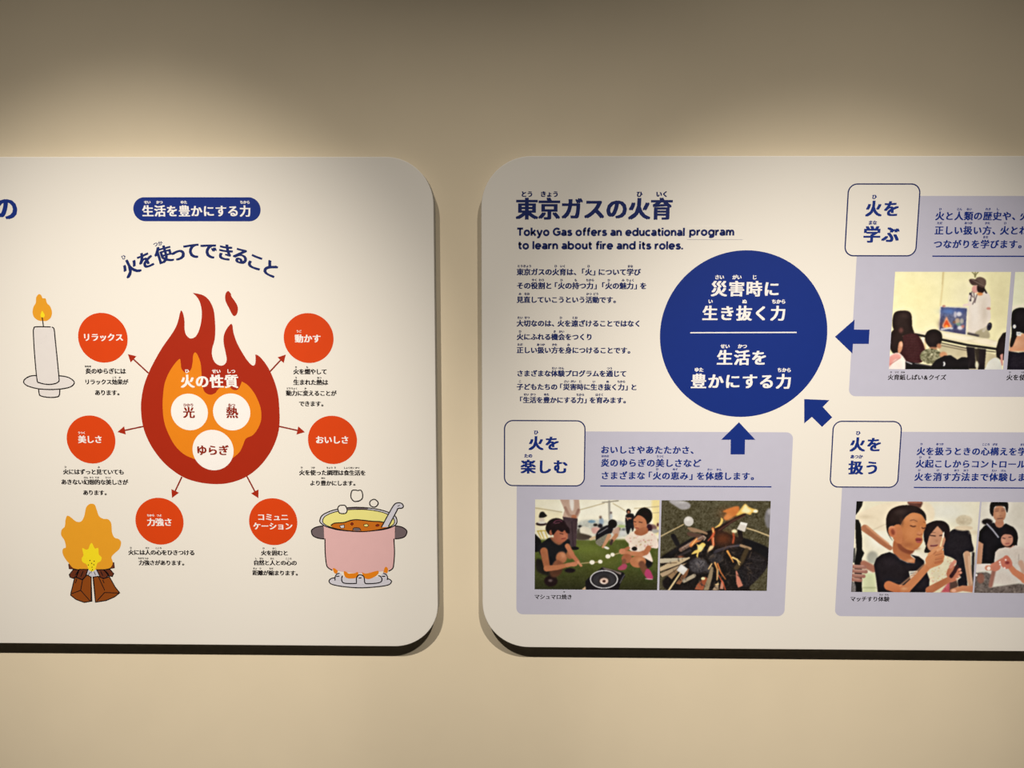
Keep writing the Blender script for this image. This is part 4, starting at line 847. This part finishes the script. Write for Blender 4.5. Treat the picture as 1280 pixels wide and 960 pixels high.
c.ell(552, 388, 78, 98, (26, 17, 20), 1); c.poly([(580, 340), (628, 380), (626, 440), (600, 462), (570, 440)], (26, 17, 20), 1)
c.ell(528, 418, 58, 66, (184, 122, 92), 1); c.poly([(462, 400), (480, 345), (560, 345), (590, 390), (560, 372), (500, 368)], (28, 18, 20), 1); c.glow(500, 430, 25, 25, (212, 152, 116), .5)
for l in ([(485, 402), (510, 408)], [(545, 396), (570, 394)]): c.line(l, 7, (60, 32, 30), 1)
c.line([(515, 458), (548, 454)], 8, (140, 66, 60), 1)
c.poly([(500, 490), (560, 490), (590, 470), (590, 500), (530, 520)], (176, 114, 86), 1)
c.poly([(405, 620), (415, 540), (450, 505), (510, 492), (560, 500), (610, 470), (690, 500), (760, 560), (760, 900), (640, 830), (520, 850), (395, 835), (400, 720)], (202, 188, 166), 1, tex=4, cell=2, sm=False)
for y in range(520, 660, 16): c.line([(425, y), (700, y-4)], 3, (184, 164, 136), 1, .7)
c.line([(640, 560), (640, 660)], 5, (150, 136, 120), 1); c.line([(660, 640), (690, 720)], 50, (190, 150, 120), 2)
c.poly([(205, 740), (330, 730), (390, 760), (360, 880), (640, 840), (760, 860), (760, 950), (205, 950)], (104, 90, 78), 2, tex=24, cell=3, sm=False); c.ell(275, 790, 36, 50, (132, 86, 66), 2); c.line([(400, 720), (370, 860)], 40, (150, 100, 80), 2)
c.line([(225, 690), (350, 680)], 74, (214, 200, 180), 1, w2=60); c.line([(340, 690), (400, 690)], 50, (196, 128, 96), 1); c.ell(352, 694, 16, 16, (240, 236, 225), 1)
c.poly([(370, 660), (420, 630), (490, 590), (520, 600), (470, 640), (460, 700), (400, 722)], (190, 116, 88), 1)
c.line([(690, 790), (600, 730), (550, 670)], 72, (196, 118, 78), 1, w2=48); c.poly([(470, 660), (490, 590), (530, 570), (570, 620), (575, 670), (520, 700)], (192, 106, 80), 1)
for x, y in ((515, 612), (458, 634), (462, 656), (505, 690)): c.ell(x, y, 8, 8, (240, 220, 205), 1)
c.ell(530, 640, 22, 14, (130, 50, 44), 2); c.ell(228, 758, 16, 12, (230, 226, 215), 1)
c.line([(700, 800), (980, 900)], 80, (196, 118, 78), 1)
c.grain(2.5); c.finish(1)
photo(c, xm(1222.4, 683), xm(1372, 683), zt3, zb3, fC, 'printed photograph of a man in black behind a girl with bobbed hair', (204, 194, 172))

# --- picture-story reading
c = Canvas((1110, 335, 7.382), -10, 1150, 15, 960, (240, 226, 166))
c.glow(250, 250, 200, 200, (244, 228, 160), .8); c.glow(1020, 350, 100, 250, (222, 206, 150), .7); c.glow(700, 250, 120, 150, (236, 222, 176), .6)
c.line([(512, 30), (502, 180), (482, 350)], 8, (214, 186, 120), 2); c.line([(508, 40), (500, 150)], 3, (180, 150, 90), 1)
for l in ([(775, 35), (798, 60), (802, 85)], [(805, 34), (804, 70)], [(832, 35), (812, 60), (804, 85)]): c.line(l, 9, (128, 118, 72), 1)
c.poly([(740, 280), (760, 225), (830, 240), (890, 215), (935, 245), (948, 320), (942, 380), (948, 460), (925, 510), (900, 560), (830, 615), (745, 605), (735, 480), (742, 370)], (226, 208, 184), 1); c.glow(890, 420, 30, 120, (196, 176, 150), .5); c.glow(800, 420, 40, 120, (240, 226, 206), .6)
c.line([(700, 345), (755, 335)], 22, (232, 204, 184), 1); c.ell(928, 374, 20, 12, (206, 140, 116), 1)
c.poly([(800, 600), (870, 560), (920, 570), (940, 640), (880, 655), (820, 640)], (176, 160, 122), 2); c.line([(740, 605), (830, 625)], 22, (80, 70, 66), 2)
c.line([(905, 550), (880, 580)], 26, (196, 180, 150), 1); c.ell(935, 540, 22, 38, (30, 24, 34), 1, rot=15); c.ell(932, 540, 13, 28, (120, 116, 120), 1, rot=15); c.ell(932, 542, 10, 22, (34, 28, 38), 1, rot=15)
c.ell(805, 195, 32, 36, (214, 150, 132), 1); c.poly([(825, 160), (880, 165), (890, 210), (860, 235), (825, 215)], (50, 30, 26), 1); c.poly([(878, 175), (900, 200), (915, 235), (895, 225)], (36, 24, 26), 1)
c.ell(848, 240, 28, 14, (214, 130, 70), 2)
c.poly([(815, 92), (860, 84), (900, 108), (904, 150), (880, 180), (840, 165), (800, 140)], (106, 82, 66), 1); c.poly([(748, 108), (775, 100), (815, 110), (870, 150), (895, 178), (870, 180), (820, 160), (780, 160), (758, 140)], (84, 60, 50), 1); c.line([(770, 105), (890, 170)], 5, (150, 126, 104), 1)
for l in ([(775, 215), (760, 300)], [(790, 225), (800, 290), (780, 335)], [(820, 245), (800, 320)], [(770, 250), (785, 270)]): c.line(l, 6, (60, 40, 46), 1)
c.ell(758, 238, 8, 12, (40, 30, 40), 1); c.ell(760, 298, 7, 9, (40, 30, 40), 1)
# picture card on its easel
c.poly([(478, 352), (738, 362), (728, 625), (462, 596)], (232, 216, 186), 1, sm=False); c.poly([(488, 360), (728, 372), (714, 614), (474, 585)], (92, 92, 118), 1, sm=False, tex=14, cell=4)
c.glow(560, 400, 70, 30, (86, 116, 170), .9); c.glow(660, 400, 50, 30, (70, 86, 140), .8); c.glow(500, 520, 40, 50, (88, 58, 56), .7); c.glow(640, 590, 60, 30, (70, 60, 90), .7)
c.poly([(500, 540), (520, 490), (540, 450), (560, 490), (592, 545), (540, 560)], (226, 150, 110), 2); c.poly([(515, 540), (540, 480), (570, 545)], (216, 80, 36), 1); c.ell(541, 540, 16, 14, (250, 160, 60), 2)
for x in range(498, 600, 18): c.ell(x, 560+6*math.sin(x), 12, 9, (206, 196, 190), 1, .9)
for x, y, a, b, k in ((655, 425, 24, 22, (216, 208, 206)), (620, 430, 14, 30, (190, 180, 184)), (640, 490, 22, 28, (196, 164, 130)), (680, 490, 18, 24, (180, 170, 150)), (650, 520, 22, 16, (120, 150, 120)), (665, 552, 26, 18, (226, 214, 210)), (690, 540, 16, 14, (200, 120, 100)), (622, 545, 16, 20, (60, 60, 96)), (610, 500, 14, 12, (140, 90, 60))): c.ell(x, y, a, b, k, 2, .85)
c.ell(515, 352, 16, 9, (190, 130, 110), 1)
# table
c.poly([(240, 590), (480, 575), (740, 620), (1010, 672), (1005, 730), (740, 690), (500, 655), (260, 615)], (226, 208, 164), 1, sm=False); c.poly([(500, 600), (600, 610), (840, 650), (700, 668), (540, 640)], (238, 224, 186), 2, sm=False); c.poly([(760, 670), (900, 650), (1008, 684), (1000, 715), (860, 700)], (240, 220, 180), 2, sm=False)
c.poly([(470, 690), (740, 735), (1010, 800), (1010, 935), (470, 935)], (196, 178, 134), 2, sm=False)
c.line([(250, 612), (500, 662), (740, 712), (1004, 748)], 22, (28, 20, 22), 1); c.line([(490, 690), (740, 745), (990, 775)], 8, (50, 38, 34), 1); c.line([(490, 715), (740, 765), (900, 800)], 6, (90, 74, 56), 1)
c.poly([(722, 725), (800, 735), (812, 930), (745, 930)], (30, 22, 24), 1, sm=False); c.poly([(825, 740), (905, 750), (890, 940), (830, 940)], (38, 28, 28), 1, sm=False); c.ell(820, 895, 16, 28, (206, 196, 160), 2); c.poly([(795, 740), (840, 745), (835, 860), (812, 860)], (50, 40, 30), 2, sm=False)
# audience
c.poly([(45, 450), (70, 405), (130, 392), (190, 400), (218, 440), (224, 540), (245, 620), (180, 640), (80, 600), (42, 540)], (40, 24, 20), 1); c.glow(150, 430, 50, 30, (62, 42, 34), .5)
c.poly([(110, 680), (150, 620), (250, 605), (300, 650), (335, 720), (348, 800), (310, 870), (200, 880), (110, 850)], (64, 26, 26), 1, tex=5, cell=2)
for k in range(9): c.line([(150, 640+k*24), (320, 640+k*26)], 4, (44, 16, 18), 1, .6)
c.line([(320, 650), (335, 680)], 24, (224, 214, 190), 1); c.line([(340, 660), (345, 740)], 14, (200, 160, 110), 2)
c.ell(75, 680, 66, 118, (42, 24, 20), 1); c.ell(120, 575, 20, 24, (96, 54, 46), 3); c.poly([(100, 690), (130, 680), (132, 740), (105, 790), (90, 770)], (196, 130, 92), 1); c.ell(122, 705, 12, 22, (222, 156, 118), 1)
c.poly([(-10, 820), (60, 786), (110, 790), (160, 850), (192, 935), (-10, 935)], (236, 216, 194), 1); c.poly([(5, 830), (60, 790), (105, 795), (120, 830), (60, 850), (15, 910), (0, 880)], (226, 150, 132), 2); c.line([(20, 890), (110, 830)], 6, (190, 110, 96), 1)
c.poly([(340, 630), (370, 580), (430, 564), (485, 590), (500, 640), (485, 700), (440, 738), (390, 735), (350, 690)], (34, 22, 20), 1); c.ell(470, 720, 22, 24, (180, 120, 80), 2); c.ell(415, 745, 40, 16, (170, 110, 72), 2)
c.ell(395, 815, 100, 72, (128, 120, 84), 1, tex=48, cell=4); c.ell(510, 800, 35, 28, (196, 136, 90), 2)
c.poly([(160, 860), (280, 880), (400, 900), (440, 850), (520, 808), (580, 805), (640, 845), (680, 822), (745, 825), (745, 945), (160, 945)], (22, 16, 18), 1, sm=False)
c.line([(170, 865), (220, 885)], 8, (210, 200, 190), 1); c.line([(250, 880), (400, 905)], 6, (120, 110, 100), 1); c.ell(515, 885, 12, 20, (226, 222, 215), 1); c.ell(505, 885, 9, 16, (26, 20, 22), 1)
c.poly([(1100, 590), (1060, 600), (1020, 660), (995, 750), (1000, 820), (1040, 850), (1100, 850)], (36, 24, 22), 1, sm=False); c.poly([(1035, 800), (1060, 790), (1060, 900), (1040, 900)], (206, 140, 120), 1, sm=False)
c.poly([(905, 910), (930, 860), (985, 828), (1030, 850), (1050, 915), (1040, 945), (900, 945)], (216, 208, 186), 1); c.grain(3); c.finish(1)
zt4, zb4 = span(1187, 339.8, 461.7)
photo(c, xm(1115.0, 400), xm(1258.8, 400), zt4, zb4, fB, 'printed photograph of a storyteller showing a picture card to seated children', (212, 200, 180))

# --- person seen from behind
c = Canvas((1110, 335, 7.382), 1080, 2300, 15, 960, (226, 220, 176))
c.poly([(1115, 770), (1130, 650), (1255, 600), (1330, 620), (1345, 770)], (204, 138, 96), 2, sm=False); c.glow(1190, 700, 60, 40, (222, 164, 120), .6)
c.poly([(1140, 600), (1138, 430), (1180, 375), (1260, 368), (1320, 420), (1335, 520), (1310, 620), (1210, 600), (1150, 720), (1125, 715)], (22, 17, 20), 1); c.ell(1166, 540, 14, 18, (226, 228, 226), 1); c.line([(1178, 575), (1255, 580)], 8, (20, 16, 18), 1)
c.poly([(1186, 588), (1226, 592), (1224, 628), (1184, 622)], (226, 220, 206), 1, sm=False); c.line([(1196, 606), (1218, 606)], 9, (120, 112, 110), 1)
c.poly([(1095, 945), (1110, 765), (1200, 780), (1340, 765), (1360, 945)], (28, 22, 30), 1, sm=False, tex=12, cell=1)
c.grain(3); c.finish(1)
photo(c, xm(1263.9, 400), xm(1412, 400), zt4, zb4, fB, 'printed photograph of a dark-haired person seen from behind', (206, 194, 174))
